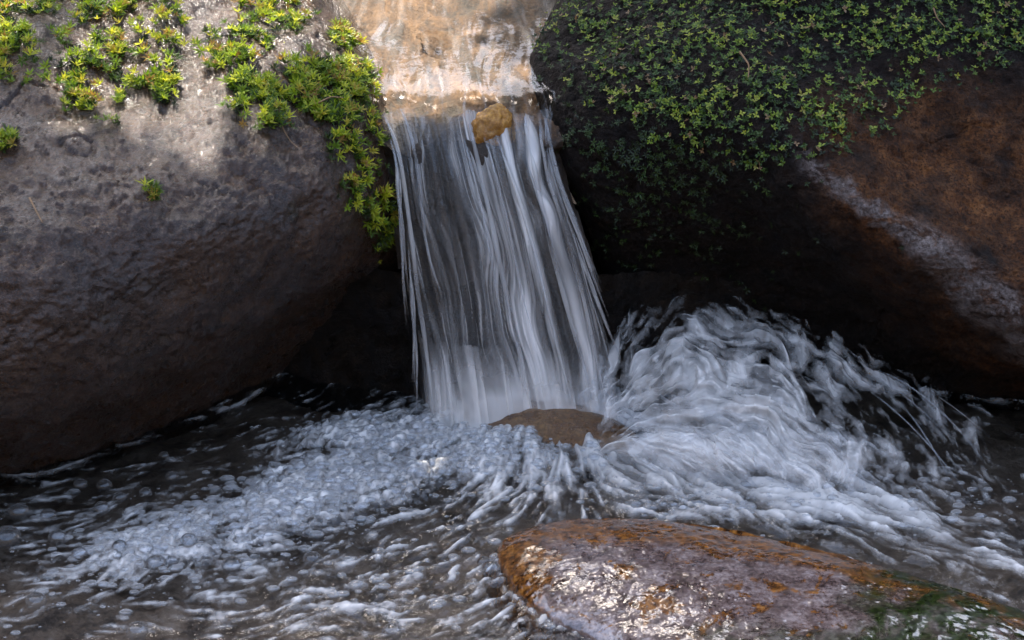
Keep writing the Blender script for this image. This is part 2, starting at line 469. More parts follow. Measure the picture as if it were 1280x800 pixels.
# ------------------------------------------------------------------ boulders
def relief(name, ctrl, x0, x1, y0, y1, step, mat, left=None, right=None, R=60, amp=1.0, attrs=None, parent=None, back=0.5, extra=None):
    """a rounded rock: depth control points, an outline on one side, a closed back"""
    f = tps([(c[0], c[1]) for c in ctrl], [dist_of(*c) for c in ctrl])
    ny, nx = int((y1 - y0) / step) + 1, int((x1 - x0) / step) + 1
    py = np.linspace(y0, y1, ny)[:, None] * np.ones((1, nx))
    xl = np.interp(py[:, 0], *zip(*left)) if left else np.full(ny, x0)
    xr = np.interp(py[:, 0], *zip(*right)) if right else np.full(ny, x1)
    xl, xr = blur(xl, 12, 0), blur(xr, 12, 0)
    u = np.linspace(0, 1, nx)[None]
    if right: u = 1 - (1 - u) ** 1.35
    if left: u = u ** 1.35
    px = xl[:, None] + (xr - xl)[:, None] * u
    D = f(px, py)
    for side, e in ((left, xl), (right, xr)):
        if side:
            d = np.clip(np.abs(px - e[:, None]), 0, R)
            D = D + (R - np.sqrt(np.maximum(R * R - (R - d) ** 2, 0))) * 0.0011
    dr = ray(px, py); dr /= np.linalg.norm(dr, axis=-1)[..., None]
    P = CAM + dr * D[..., None]
    N = grid_normals(P)
    disp = 0.020 * fbm(P, 0.22, 3) + 0.0075 * fbm(P, 0.06, 4, 0.55, 3) + 0.0022 * fbm(P * np.array([1, 1, 1.6]), 0.014, 4, 0.68, 9)
    crk = np.abs(fbm(P * np.array([1, 1, 1.9]), 0.24, 4, 0.5, 33))
    disp = disp - 0.007 * sstep(0.035, 0.0, crk) * sstep(-0.05, 0.25, fbm(P, 0.2, 2, 0.5, 44))
    pit = fbm(P, 0.02, 3, 0.6, 55)
    disp = disp - 0.003 * sstep(0.28, 0.55, pit)
    if extra is not None: disp = disp + extra(px, py, P)
    edge = np.ones_like(px)
    for side, e in ((left, xl), (right, xr)):
        if side: edge *= 0.35 + 0.65 * sstep(0, 40, np.abs(px - e[:, None]))
    P = P + N * (disp * amp * edge)[..., None]
    N = grid_normals(P)
    A = {k: v(px, py, P) for k, v in (attrs or {}).items()}
    # closed back: the rim pushed away from the viewer and drawn to one point
    h, w = px.shape
    ring = np.concatenate([np.arange(w), np.arange(1, h) * w + w - 1, (h - 1) * w + np.arange(w - 2, -1, -1), np.arange(h - 2, 0, -1) * w])
    V = P.reshape(-1, 3); rimP = V[ring]
    cen = rimP.mean(0) + np.array([0, back, -0.05])
    layers, faces = [V], [grid_faces(h, w, flip=True)]
    base = ring
    nV = len(V)
    for k, t in enumerate((0.25, 0.6, 0.9)):
        q = rimP + np.array([0, back * math.sin(t * 1.57), -0.02 * t]); q = q + (cen - q) * t * t
        layers.append(q)
        idx = nV + np.arange(len(ring)); nV += len(ring)
        faces.append(np.stack([base, idx, np.roll(idx, -1), np.roll(base, -1)], -1)); base = idx
    layers.append(cen[None]);
    tri = np.stack([base, np.full(len(base), nV), np.roll(base, -1)], -1)
    VV = np.concatenate(layers)
    AA = {k: np.concatenate([v.ravel(), np.zeros(len(VV) - v.size)]) for k, v in A.items()}
    o = mesh_obj(name, VV, [np.concatenate(faces), tri], mat, AA, parent)
    return o, dict(px=px, py=py, P=P, N=N)

left_ctrl = [(-250, 620, 'z', -0.03), (-100, 625, 'z', -0.04), (0, 612, 'z', -0.04), (150, 570, 'z', -0.04), (300, 505, 'z', -0.04), (420, 455, 'z', -0.04), (520, 430, 'z', -0.04),
             (0, 520, 'y', -0.34), (0, 420, 'y', -0.36), (0, 300, 'y', -0.30), (0, 150, 'y', -0.12), (0, 50, 'y', 0.03), (0, -60, 'y', 0.25), (0, -250, 'y', 0.75),
             (150, 480, 'y', -0.27), (150, 380, 'y', -0.31), (150, 250, 'y', -0.24), (150, 120, 'y', -0.05), (150, 20, 'y', 0.10), (150, -100, 'y', 0.36),
             (280, 420, 'y', -0.17), (280, 330, 'y', -0.24), (280, 220, 'y', -0.18), (280, 120, 'y', -0.04), (300, 50, 'y', 0.08), (300, 0, 'y', 0.18), (300, -120, 'y', 0.42),
             (400, 360, 'y', -0.06), (400, 280, 'y', -0.13), (400, 190, 'y', -0.09), (400, 100, 'y', 0.04), (390, 30, 'y', 0.16), (380, -30, 'y', 0.28),
             (480, 330, 'y', 0.02), (480, 250, 'y', -0.03), (470, 180, 'y', -0.01), (450, 80, 'y', 0.11), (420, 0, 'y', 0.26), (380, -150, 'y', 0.55), (350, -250, 'y', 0.75),
             (-250, 500, 'y', -0.38), (-250, 300, 'y', -0.30), (-250, 100, 'y', -0.02), (-250, -250, 'y', 0.7)]
left_o, LEFT = relief("boulder", left_ctrl, -260, 520, -250, 640, 1.9, M_LEFT,
                      right=[(-250, 330), (-60, 385), (0, 405), (50, 438), (100, 474), (150, 490), (200, 498), (260, 503), (330, 505), (420, 515), (520, 520), (640, 520)], R=45, amp=0.8)
tag(left_o, "huge wet grey-brown boulder with a dark undercut left of the waterfall", "boulder")

RIDGE = [(960, 175), (1010, 212), (1080, 262), (1150, 310), (1215, 365), (1290, 430), (1530, 620)]
rx_, ry_ = zip(*RIDGE)
def ridge_d(px, py):
    """signed distance (px) below the pale ridge"""
    return (py - np.interp(px, rx_, ry_)) * 0.8
right_ctrl = [(1530, 560, 'z', -0.04), (1280, 510, 'z', -0.04), (1180, 500, 'z', -0.04), (1050, 480, 'z', -0.04), (900, 470, 'z', -0.04), (780, 470, 'z', -0.04),
              (690, 60, 'y', 0.12), (690, 150, 'y', 0.03), (720, 250, 'y', 0.02), (760, 350, 'y', 0.06), (720, -20, 'y', 0.25), (830, -200, 'y', 0.40), (770, -100, 'y', 0.34),
              (820, 0, 'y', 0.14), (820, 90, 'y', 0.0), (820, 170, 'y', -0.06), (820, 270, 'y', 0.0), (830, 370, 'y', 0.08),
              (950, 0, 'y', 0.08), (950, 80, 'y', -0.04), (950, 170, 'y', -0.12), (950, 230, 'y', -0.12), (950, 300, 'y', -0.04), (950, 380, 'y', 0.05),
              (1050, 0, 'y', 0.09), (1050, 100, 'y', -0.04), (1050, 180, 'y', -0.12), (1060, 250, 'y', -0.19), (1060, 320, 'y', -0.12), (1060, 400, 'y', 0.0),
              (1160, 0, 'y', 0.10), (1160, 120, 'y', -0.02), (1160, 220, 'y', -0.11), (1160, 318, 'y', -0.21), (1170, 390, 'y', -0.14), (1180, 450, 'y', -0.04),
              (1280, 0, 'y', 0.12), (1280, 120, 'y', 0.0), (1280, 260, 'y', -0.11), (1280, 420, 'y', -0.22), (1280, 470, 'y', -0.12),
              (950, -200, 'y', 0.30), (1280, -200, 'y', 0.32), (1530, -200, 'y', 0.33), (820, -520, 'y', 0.62), (1100, -520, 'y', 0.56), (1530, -520, 'y', 0.58), (1530, 100, 'y', 0.02), (1530, 380, 'y', -0.22), (1530, 500, 'y', -0.14)]
def rust_map(px, py, P):
    v = sstep(40, -40, ridge_d(px, py) - 25) * sstep(960, 1080, px) * sstep(60, 200, py)
    v = np.maximum(v, 0.55 * sstep(1000, 1180, px) * np.exp(-((ridge_d(px, py) - 45) / 40) ** 2))
    return np.clip(v * (0.7 + 0.8 * fbm(P, 0.05, 4)), 0, 1)
def pale_map(px, py, P):
    d = ridge_d(px, py)
    w = 13 + 20 * sstep(1080, 1220, px)
    v = np.exp(-((d + 6 - 10 * fbm(P, 0.03, 3)) / w) ** 4) * sstep(985, 1020, px)
    return np.clip(v, 0, 1)
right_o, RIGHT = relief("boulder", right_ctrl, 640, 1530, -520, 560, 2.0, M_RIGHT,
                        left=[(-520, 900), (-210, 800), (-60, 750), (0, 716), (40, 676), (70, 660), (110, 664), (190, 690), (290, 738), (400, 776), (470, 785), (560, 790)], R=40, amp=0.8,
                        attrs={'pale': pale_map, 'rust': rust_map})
tag(right_o, "dark umber boulder with a pale diagonal ridge, standing right of the waterfall", "boulder")

def dome_rock(name, outline, z0, h, mat, power=0.5, na=420, nr=110, amp=1.0, attrs=None, zmap=None):
    """a low stone whose waterline outline is given; rises h above it and runs on below"""
    o = np.asarray(outline, float)
    t = np.linspace(0, len(o), na, endpoint=False)
    oc = np.concatenate([o, o[:1]])
    px = np.interp(t, np.arange(len(oc)), oc[:, 0]); py = np.interp(t, np.arange(len(oc)), oc[:, 1])
    E = at_z(px, py, z0)
    k = max(3, int((na / len(o)) ** 2 * 0.25))
    for _ in range(k): E = 0.25 * np.roll(E, 1, 0) + 0.5 * E + 0.25 * np.roll(E, -1, 0)
    C = E.mean(0)
    r = np.concatenate([np.linspace(0.0, 1.0, nr), [1.03, 1.06, 1.02]])[:, None]
    dz = np.concatenate([h * np.maximum(1 - np.linspace(0, 1, nr) ** 2.6, 0) ** power, [-0.012, -0.035, -0.07]])[:, None]
    rr = np.maximum(r, 0.004)
    P = C + (E - C)[None] * rr[..., None]
    P[..., 2] = z0 + dz
    if zmap is not None:
        qx, qy = project(P); P[..., 2] += zmap(qx, qy) * (r <= 1)
    N = grid_normals(P)
    d = 0.008 * fbm(P, 0.10, 4, 0.55, 2) + 0.002 * fbm(P, 0.018, 4, 0.6, 5)
    P = P + N * (d * amp)[..., None]
    qx, qy = project(P)
    A = {k_: v(qx, qy, P).ravel() for k_, v in (attrs or {}).items()}
    V = np.concatenate([P.reshape(-1, 3), [C + [0, 0, -0.1]]])
    A = {k_: np.concatenate([v, [0]]) for k_, v in A.items()}
    n = len(P) - 1
    last = n * na + np.arange(na)
    tri = np.stack([last, np.roll(last, -1), np.full(na, len(V) - 1)], -1)
    first = np.arange(na)
    return mesh_obj(name, V, [grid_faces(len(P), na, wrap=True), tri], mat, A), P, grid_normals(P), qx, qy

FRONT_OUT = [(612, 692), (640, 668), (690, 655), (750, 652), (820, 655), (900, 666), (1000, 688), (1100, 714), (1200, 743), (1300, 775), (1420, 830), (1400, 960), (1150, 1010), (950, 930), (830, 850), (745, 800), (690, 780), (645, 742)]
def f_rust(px, py, P):
    nz = fbm(P, 0.045, 4, 0.6, 4)
    left = sstep(712, 668, px + 24 * nz + 0.2 * (py - 700))
    rimd = py - np.interp(px, [690, 820, 1000, 1200, 1300], [658, 658, 690, 745, 775])
    edge = sstep(24, 8, rimd + 9 * nz) * sstep(660, 720, px)
    return np.clip(np.maximum(left, edge * 0.95), 0, 1)
def f_green(px, py, P):
    return np.clip(sstep(1040, 1130, px + 50 * fbm(P, 0.06, 3)) + 0.7 * sstep(770, 800, py + 20 * fbm(P, 0.04, 3, 0.5, 8)) * sstep(830, 900, px), 0, 1)
front_o, FP, FN, FQX, FQY = dome_rock("boulder", FRONT_OUT, 0.0, 0.036, M_FRONT, 0.62, 900, 260, 0.42, {'rust': f_rust, 'green': f_green})
tag(front_o, "low pink-grey wet boulder with rusty algae patches in the near pool", "boulder")

base_o, SP_, SN_, _, _ = dome_rock("stone", [(560, 512), (600, 496), (650, 488), (705, 498), (760, 520), (806, 545), (790, 565), (720, 566), (650, 552), (595, 530)], 0.010, 0.019, M_BASE, 0.9, 300, 70, 0.45)
tag(base_o, "rounded brown stone washed over at the foot of the waterfall", "stone")

def blob_rock(name, cen, rad, mat, seed, rot=0.0, amp=0.2):
    nu, nv = 90, 60
    u = np.linspace(0, 2 * math.pi, nu, endpoint=False); v = np.linspace(0.02, math.pi - 0.02, nv)
    U, V = np.meshgrid(u, v)
    D = np.stack([np.cos(U) * np.sin(V), np.sin(U) * np.sin(V), np.cos(V)], -1)
    D = np.sign(D) * np.abs(D) ** 0.85
    r = 1 + amp * fbm(D, 0.9, 4, 0.5, seed)
    Q = D * r[..., None] * np.asarray(rad)
    c, s = math.cos(rot), math.sin(rot)
    Q = np.stack([Q[..., 0] * c - Q[..., 2] * s, Q[..., 1], Q[..., 0] * s + Q[..., 2] * c], -1) + cen
    cap = np.stack([np.arange(nu)[::-1]], 0)
    return mesh_obj(name, Q, [grid_faces(nv, nu, wrap=True, flip=True), cap[:, ::-1], cap + (nv - 1) * nu], mat)

# ------------------------------------------------------------------ stream bed, ledge behind the fall
ROWS = [  # py, left px, right px, kind value -> converted to Y below
    (-220, 250, 920, 'z', .445), (-120, 310, 850, 'z', .43), (-50, 345, 800, 'z', .42), (0, 372, 766, 'z', .412), (50, 404, 722, 'z', .402), (100, 440, 700, 'z', .392), (135, 464, 694, 'z', .384),
    (165, 480, 688, 'y', .006), (205, 494, 690, 'y', -.018), (260, 500, 711, 'y', -.036), (330, 508, 733, 'y', -.052), (400, 518, 752, 'y', -.062), (460, 528, 768, 'y', -.068), (530, 534, 784, 'y', -.074), (560, 536, 790, 'y', -.078)]
def rows_xyz(side, dy=0.0, dz=0.0):
    r = []
    for py, l, rr, k, v in ROWS:
        q = at_z(np.array(l if side < 0 else rr, float), np.array(py, float), v) if k == 'z' else at_y(np.array(l if side < 0 else rr, float), np.array(py, float), v)
        r.append(q)
    return np.array(r)
RL, RR = rows_xyz(-1), rows_xyz(1)
NS, NTT = 620, 300
sL, sR = smooth_rows(RL, NS), smooth_rows(RR, NS)
tt = np.linspace(0, 1, NTT)
SURF = sL[:, None] + (sR - sL)[:, None] * tt[None, :, None]
lipw = 20 * pnoise(tt * 4.5, 0.3, 0.9) + 9 * pnoise(tt * 13, 2.3, 0.9) + 3.5 * pnoise(tt * 34, 5.3, 0.9) + 14 * (np.abs(tt - 0.45) * 2) ** 2
rown = np.arange(NS)[:, None]
SURF[..., 1] += 0.0016 * lipw[None] * sstep(170, 260, rown) * (1 - 0.75 * sstep(330, NS, rown))
SURF[..., 2] += 0.0004 * lipw[None] * sstep(200, 280, rown) * sstep(380, 320, rown)
SURF = np.stack([blur(SURF[..., k], 260, 0) for k in range(3)], -1)
s_px, s_py = project(SURF)
LIP = int(np.argmin(np.abs(s_py[:, NTT // 2] - 138)))

# bed: below the surface, U shaped, turns down at the lip and forms the ledge face
nb = 120
tb = np.linspace(-0.06, 1.06, 130)
k_ch = slice(0, int(np.argmin(np.abs(s_py[:, NTT // 2] - 330))), 3)
bl, br = sL[k_ch], sR[k_ch]
BED = bl[:, None] + (br - bl)[:, None] * tb[None, :, None]
prof = -0.034 + 0.03 * np.clip(np.abs(tb - 0.5) * 2 - 0.72, 0, 1) ** 1.2
BED = BED + (grid_normals(BED) if False else np.array([0, 0.3, 1.0])) * (prof[None] + 0.012 * fbm(BED, 0.07, 4) + 0.005 * fbm(BED, 0.02, 3))[..., None]
rb = np.arange(len(BED)) * 3.0
after = np.clip((rb - LIP + 10) / 120.0, 0, 1)[:, None]
BED[..., 1] += 0.035 * after + 0.06 * np.clip(np.abs(tb - 0.5) * 2 - 0.75, 0, 1)[None] * sstep(0.0, 0.4, after) + after * 0.012 * fbm(BED, 0.05, 4, 0.55, 8)
b_px, b_py = project(BED)
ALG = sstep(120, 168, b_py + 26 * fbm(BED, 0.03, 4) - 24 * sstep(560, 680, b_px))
lastrow = BED[-1]
le, re_ = lastrow[0], lastrow[-1]
lastrow = np.concatenate([le + np.linspace(-0.30, -0.003, 40)[:, None] * np.array([1, -0.35, 0.05]), lastrow, re_ + np.linspace(0.003, 0.20, 40)[:, None] * np.array([1, 0.25, -0.15])])
face = []
for dy_, dz_ in ((0.0, -0.01), (-0.008, -0.03), (-0.006, -0.07), (0.0, -0.13), (0.005, -0.2), (0.0, -0.28), (0.0, -0.36), (0.0, -0.48)):
    q = lastrow + np.array([0.0, dy_ + 0.012, dz_])
    q[:, 1] += 0.014 * fbm(q, 0.07, 4); face.append(q)
face = np.array(face)
tl_ = np.linspace(0, len(face) - 1, 90)
face = np.stack([np.stack([np.interp(tl_, np.arange(len(face)), face[:, j, k]) for k in range(3)], -1) for j in range(face.shape[1])], 1)
face[..., 1] += 0.010 * fbm(face, 0.05, 4, 0.6, 3)
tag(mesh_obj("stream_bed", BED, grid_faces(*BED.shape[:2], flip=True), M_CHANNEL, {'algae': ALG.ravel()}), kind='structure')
FV = np.concatenate([face, (face + np.array([0, 0.25, 0]))[::-1]])
led = mesh_obj("ledge", FV, grid_faces(*FV.shape[:2], flip=True), M_LEDGE)
tag(led, "black wet rock ledge hidden behind the falling water curtain", "rock ledge")

# stream surface
def ridged(x): return 1 - np.abs(x)
ss = np.linspace(0, 1, NS)[:, None] * np.ones((1, NTT)); T2 = np.ones((NS, 1)) * tt[None]
arc = np.concatenate([[0], np.cumsum(np.linalg.norm(np.diff(SURF[:, NTT // 2], axis=0), axis=1))])[:, None] * np.ones((1, NTT))
wid = np.linalg.norm(sR - sL, axis=1)[:, None]
XX = (T2 - 0.5) * wid
SN = grid_normals(SURF)
def flow_noise(fx, fs, off, oct=3):
    return fbm(np.stack([XX * fx, arc * fs, 0 * XX + off], -1), 1.0, oct)
chan = slice(0, LIP + 1); fall = slice(LIP, NS)
wob = 0.02 * flow_noise(6, 4, 2.0)
Xw = XX + wob
def fn(fx, fs, off, oct=3): return fbm(np.stack([Xw * fx, arc * fs, 0 * XX + off], -1), 1.0, oct)
h_ch = 0.0015 * fn(24, 5, 0.3) + 0.0005 * fn(80, 9, 1.3) + 0.0001 * fn(230, 18, 4.0)
wall = (np.clip(np.abs(T2 - 0.5) * 2 - 0.8, 0, 1) * 0.02)
h_fl = 0.008 * fn(22, 1.1, 5.5, 2) + 0.0020 * fn(80, 2.6, 6.1, 2) + 0.0007 * fn(210, 7.0, 7.7, 2)
m = sstep(-0.05, 0.06, arc - arc[LIP])
h_ch = h_ch * (1 + 0.5 * sstep(-0.16, 0.0, arc - arc[LIP]))
edgefade = sstep(0, 0.05, T2) * sstep(1, 0.95, T2)
disp = (h_ch * (1 - m) + h_fl * m)
SURFD = SURF + SN * disp[..., None]
fl_len = (arc - arc[LIP]) / (arc[-1] - arc[LIP])
# aeration of the sheet, plus specular streak highlights painted into it along the fall
Tw = T2 + 0.035 * flow_noise(3, 5, 41.0) + 0.012 * flow_noise(14, 9, 43.0)
lane = np.interp(Tw, [-.02, .0, .045, .09, .13, .17, .22, .28, .34, .40, .44, .50, .55, .60, .645, .68, .71, .735, .77, .81, .86, .90, .94, .98, 1.02],
                 [0, .3, .85, .35, .75, .25, .12, .45, .42, .2, .35, .95, .5, .7, .12, .15, .85, .2, .1, .55, .9, .5, .55, .3, 0])
st = 0.45 * fn(42, 1.3, 11.0, 3) + 0.28 * fn(120, 3.0, 12.0, 2) + 0.25 * fn(340, 8.0, 13.0, 2)
patchy = np.clip(0.62 + 0.75 * fn(14, 5, 15.0, 3), 0.1, 1.2)
stn = (st - st.mean()) / st.std()
st2 = fn(230, 3.5, 61.0, 2) + 0.6 * fn(420, 9.0, 63.0, 2); st2 = (st2 - st2.mean()) / st2.std()
foam_f = lane * patchy * sstep(-0.9, 1.7, stn) * 1.0 + 0.62 * sstep(0.9, 2.2, st2 + 0.4 * stn) * np.clip(lane * 1.2 + 0.12, 0, 1) * np.clip(patchy, 0.3, 1) + 0.05
foam_f = foam_f * sstep(-0.06, 0.07, fl_len + 0.05 * fn(60, 1, 17.0, 2))
foam_f = foam_f + (0.02 + 0.07 * fn(18, 4, 31.0, 3)) * sstep(0.15, 0.45, fl_len)
foam_f = foam_f + 0.45 * sstep(0.72, 1.0, fl_len + 0.10 * fn(16, 6, 35.0, 3))
foam_f = np.clip(foam_f, 0, 0.95) * sstep(-0.02, 0.05, T2 + 0.03 * fn(1, 12, 33.0)) * sstep(1.02, 0.94, T2 + 0.03 * fn(1, 12, 37.0))
foam_sheen_c = 0.11 * sstep(-0.1, 1.1, fn(46, 3.2, 21.0, 4) + 0.35 * fn(150, 7, 23.0, 2)) * sstep(150, 10, s_py + 30 * fn(9, 5, 25.0, 2)) + 0.10 * sstep(0.2, 1.0, fn(80, 8, 27.0, 3))
foam_sheen_c = np.clip(foam_sheen_c + 0.34 * sstep(0.15, 0.85, fn(120, 5, 71.0, 2) + 0.4 * fn(20, 5, 73.0, 2)) * sstep(-0.13, -0.01, arc - arc[LIP]), 0, 0.6)  # whitish streaks painted in for sky sheen on ripples and glints near the lip
foam_s = np.where(np.arange(NS)[:, None] <= LIP, foam_sheen_c * 0.8, foam_f)
st_o = mesh_obj("stream_water", SURFD[chan], grid_faces(LIP + 1, NTT, flip=True), M_STREAM, {'foam': foam_sheen_c[chan].ravel()})
tag(st_o, kind='structure')
wf = empty("waterfall", tuple(SURF[-1, NTT // 2]))
tag(wf, "clear streaked waterfall dropping between the two big boulders", "waterfall")
def child(name, V, F, mat, attrs=None):
    o = mesh_obj(name, np.asarray(V).reshape(-1, 3) - np.array(wf.location), F, mat, attrs, wf); return o
nf = NS - LIP
# ragged open gaps at the sides of the sheet
child("water_curtain", SURFD[fall], grid_faces(nf, NTT, flip=True), M_FALL, {'foam': foam_f[fall].ravel()})

# ------------------------------------------------------------------ tubes
def tube_arrays(paths, ring=6):
    V, F, A = [], [], []; off = 0
    for pts, rad, al in paths:
        pts = np.asarray(pts, float); n = len(pts)
        tg = np.gradient(pts, axis=0); tg /= np.linalg.norm(tg, axis=1)[:, None] + 1e-9
        ref = CAM - pts; ref /= np.linalg.norm(ref, axis=1)[:, None]
        a = np.cross(tg, ref); a /= np.linalg.norm(a, axis=1)[:, None] + 1e-9
        b2 = np.cross(tg, a)
        th = np.linspace(0, 2 * math.pi, ring, endpoint=False)
        r = np.asarray(rad, float) * np.ones(n)
        q = pts[:, None] + r[:, None, None] * (np.cos(th)[None, :, None] * a[:, None] + np.sin(th)[None, :, None] * b2[:, None])
        V.append(q.reshape(-1, 3)); F.append(grid_faces(n, ring, wrap=True) + off); off += n * ring
        A.append(np.repeat(np.asarray(al, float) * np.ones(n), ring))
    return np.concatenate(V), np.concatenate(F), np.concatenate(A)

def fall_path(t0, t1, s0, s1, lift=0.006, n=70, wig=0.003, seed=0.0):
    s = np.linspace(s0, s1, n)
    t = t0 + (t1 - t0) * (s - s0) / (s1 - s0)
    i = np.clip((LIP + s * (NS - 1 - LIP)), 0, NS - 1).astype(int); j = np.clip(t * (NTT - 1), 0, NTT - 1).astype(int)
    p = SURFD[i, j] + SN[i, j] * lift
    p = np.stack([blur(p[:, k], 12, 0) for k in range(3)], -1)
    p[:, 0] += wig * pnoise(s * 6, seed, 0.5)
    return p
i0 = LIP + int(0.66 * nf)
MB_ = SURFD[i0:] + SN[i0:] * 0.014 + np.array([0, -0.012, 0]) * ((fl_len[i0:] - 0.66) / 0.34)[..., None]
mf = sstep(0.66, 1.0, fl_len[i0:] + 0.10 * fn(14, 5, 51.0, 3)[i0:]) * (0.55 + 0.7 * fn(30, 12, 53.0, 4)[i0:]) * sstep(0, 0.12, T2[i0:]) * sstep(1, 0.9, T2[i0:])
child("base_spray", MB_, grid_faces(NS - i0, NTT, flip=True), M_MIST, {'foam': np.clip(mf, 0, 0.7).ravel()})
strands = [(.03, .04, .0, 1.0, .005, .7), (.12, .14, .0, .7, .004, .5), (.50, .51, .05, .98, .006, .6), (.47, .46, .1, .7, .003, .4), (.70, .74, .10, .98, .0038, .95), (.83, .86, .0, .9, .0055, .55), (.90, .92, .05, .95, .0045, .5), (.97, .99, .02, .85, .002, .4), (.60, .62, .1, .65, .0025, .35)]
frays = []
rf_ = np.random.default_rng(91)
for k in range(14):
    sd_ = -1 if k % 2 else 1
    s0 = rf_.uniform(0.0, 0.5); s1 = min(1.0, s0 + rf_.uniform(0.25, 0.5)); t0 = 0.03 if sd_ < 0 else 0.965
    p = fall_path(t0, t0 + 0.01 * sd_, s0, s1, 0.003, 50, 0.002, k * 2.7); u = np.linspace(0, 1, 50)
    p[:, 0] += sd_ * (rf_.uniform(0.002, 0.016) * u ** 1.6 + 0.003); p[:, 1] -= 0.008 * u
    frays.append((p, rf_.uniform(.0007, .0018) * (0.3 + np.sin(u * math.pi)), rf_.uniform(.25, .6) * sstep(0, .2, u) * sstep(1, .6, u) * (0.6 + 0.8 * np.abs(pnoise(u * 8, k, .4)))))
for q in frays:
    V, F, A = tube_arrays([q], 6); child("water_strand", V, F, M_STRAND, {'foam': A})
for k, (t0, t1, s0, s1, r, al) in enumerate(strands):
    p = fall_path(t0, t1, s0, s1, 0.004, 80, 0.003, k * 3.1)
    u = np.linspace(0, 1, 80)
    rad = 0.55 * r * (0.25 + 0.75 * np.sin(np.clip(u * 1.1, 0, 1) * math.pi) ** 0.6) * (1 + 0.35 * pnoise(u * 9, k, 0.2))
    alpha = np.clip(0.7 * al * (0.7 + 1.0 * pnoise(u * 6, k * 1.7, 3.3)) * sstep(0, .12, u) * sstep(1, .85, u), 0.02, 1)
    V, F, A = tube_arrays([(p, rad, alpha)], 8)
    child("water_strand", V, F, M_STRAND, {'foam': A})

# ------------------------------------------------------------------ pool surface
px_ctrl = [(640, 545, -.6, .8), (560, 530, -1, .15), (450, 570, -1, .2), (300, 640, -1, .35), (150, 690, -1, .3), (40, 740, -1, .1), (200, 590, -1, .05), (60, 640, -1, .05),
           (400, 710, -1, .12), (500, 760, -1, .1), (300, 780, -1, .05), (620, 650, -1, .42), (560, 690, -1, .35), (720, 610, .1, .6), (800, 640, 1, .08), (1000, 640, 1, .15), (1150, 690, 1, .3),
           (1260, 720, 1, .33), (900, 570, 1, .35), (1200, 600, 1, .5), (1060, 560, .9, .7), (700, 560, .2, 1), (420, 500, -1, .5), (1280, 540, 1, .1), (800, 560, 1, .3)]
pc = np.array(px_ctrl)
PW, PH = 960, 470
wx = np.linspace(-0.85, 0.85, PW); wy = np.linspace(-1.0, 0.25, PH)
WX, WY = np.meshgrid(wx, wy)
WP = np.stack([WX, WY, 0 * WX], -1)
QX, QY = project(WP)
d2 = (QX[..., None] - pc[:, 0]) ** 2 + (QY[..., None] - pc[:, 1]) ** 2 * 2.2
wgt = 1 / (d2 + 900) ** 1.5
vx = (wgt * pc[:, 2]).sum(-1) / wgt.sum(-1); vy = (wgt * pc[:, 3]).sum(-1) / wgt.sum(-1)
vyw = -vy / math.sin(PITCH)
cx_, cy_ = (wx[1] - wx[0]), (wy[1] - wy[0])
# swirl
vx = vx + 0.8 * fbm(WP, 0.07, 3, 0.5, 3); vyw = vyw + 1.0 * fbm(WP, 0.07, 3, 0.5, 13)
gxv, gyv = vx / cx_, vyw / cy_
ln = np.maximum(np.hypot(gxv, gyv), 1e-6)
gxv, gyv = gxv / ln, gyv / ln
def band_noise(shape, b):
    a = RNG.normal(size=shape)
    a = blur(blur(a, b, 0), b, 1); return a / a.std()
L_f = lic(band_noise((PH, PW), 1), gxv, gyv, 5)
L_m = lic(band_noise((PH, PW), 2), gxv, gyv, 8)
L_c = lic(band_noise((PH, PW), 20), gxv, gyv, 14)
turb = (0.25 + 0.9 * blob(QX, QY, 560, 560, 220, 60) + 1.0 * blob(QX, QY, 980, 580, 330, 110) + 0.6 * blob(QX, QY, 500, 720, 220, 80) + 0.5 * blob(QX, QY, 1150, 700, 200, 60)
        - 0.15 * blob(QX, QY, 60, 780, 200, 80))
turb = np.clip(turb - 0.7 * blob(QX, QY, 650, 555, 110, 40), 0.12, 1.3)
band = np.clip(blob(QX, QY, 420, 612, 250, 44, -19) * 1.25 + blob(QX, QY, 600, 560, 120, 38) * 1.0 + blob(QX, QY, 450, 545, 110, 22, -6) * 0.8 + blob(QX, QY, 220, 680, 110, 26, -12) * 0.8, 0, 1)
right_f = np.clip(blob(QX, QY, 860, 560, 150, 60) + 0.85 * blob(QX, QY, 1020, 600, 190, 55, 10) + 0.8 * blob(QX, QY, 1180, 690, 170, 34, 17) + 0.6 * blob(QX, QY, 900, 640, 170, 20, 3) + 0.6 * blob(QX, QY, 700, 580, 100, 50), 0, 1)
misc = np.clip(0.42 * blob(QX, QY, 500, 725, 200, 70) + 0.5 * blob(QX, QY, 420, 770, 260, 40) + 0.45 * blob(QX, QY, 620, 640, 110, 30, -20) + 0.45 * blob(QX, QY, 120, 645, 140, 45) + 0.3 * blob(QX, QY, 60, 700, 160, 60) + 0.25 * blob(QX, QY, 430, 500, 90, 40), 0, 1)
plunge = np.clip(blob(QX, QY, 610, 512, 120, 26) + 0.7 * blob(QX, QY, 745, 520, 60, 30), 0, 1) * (1 - 0.8 * blob(QX, QY, 690, 528, 80, 20))
dens = np.clip(0.6 * plunge + band * 0.9 + right_f * 0.85 + misc * 0.75, 0, 1)
cd, cid = cells(WX / 0.0085, WY / 0.0085)
cd2, cid2 = cells(WX / 0.016 + 40, WY / 0.016, 77)
bub = np.sqrt(np.maximum(0.62 ** 2 - cd ** 2, 0)) * 0.0085 * ((cid & 3) > 0)
bub2 = np.sqrt(np.maximum(0.6 ** 2 - cd2 ** 2, 0)) * 0.016 * ((cid2 & 7) > 3)
band = band * (1 - 0.85 * blob(QX, QY, 665, 528, 95, 24))
bubmask = sstep(0.25, 0.7, band + 0.15 * L_c)
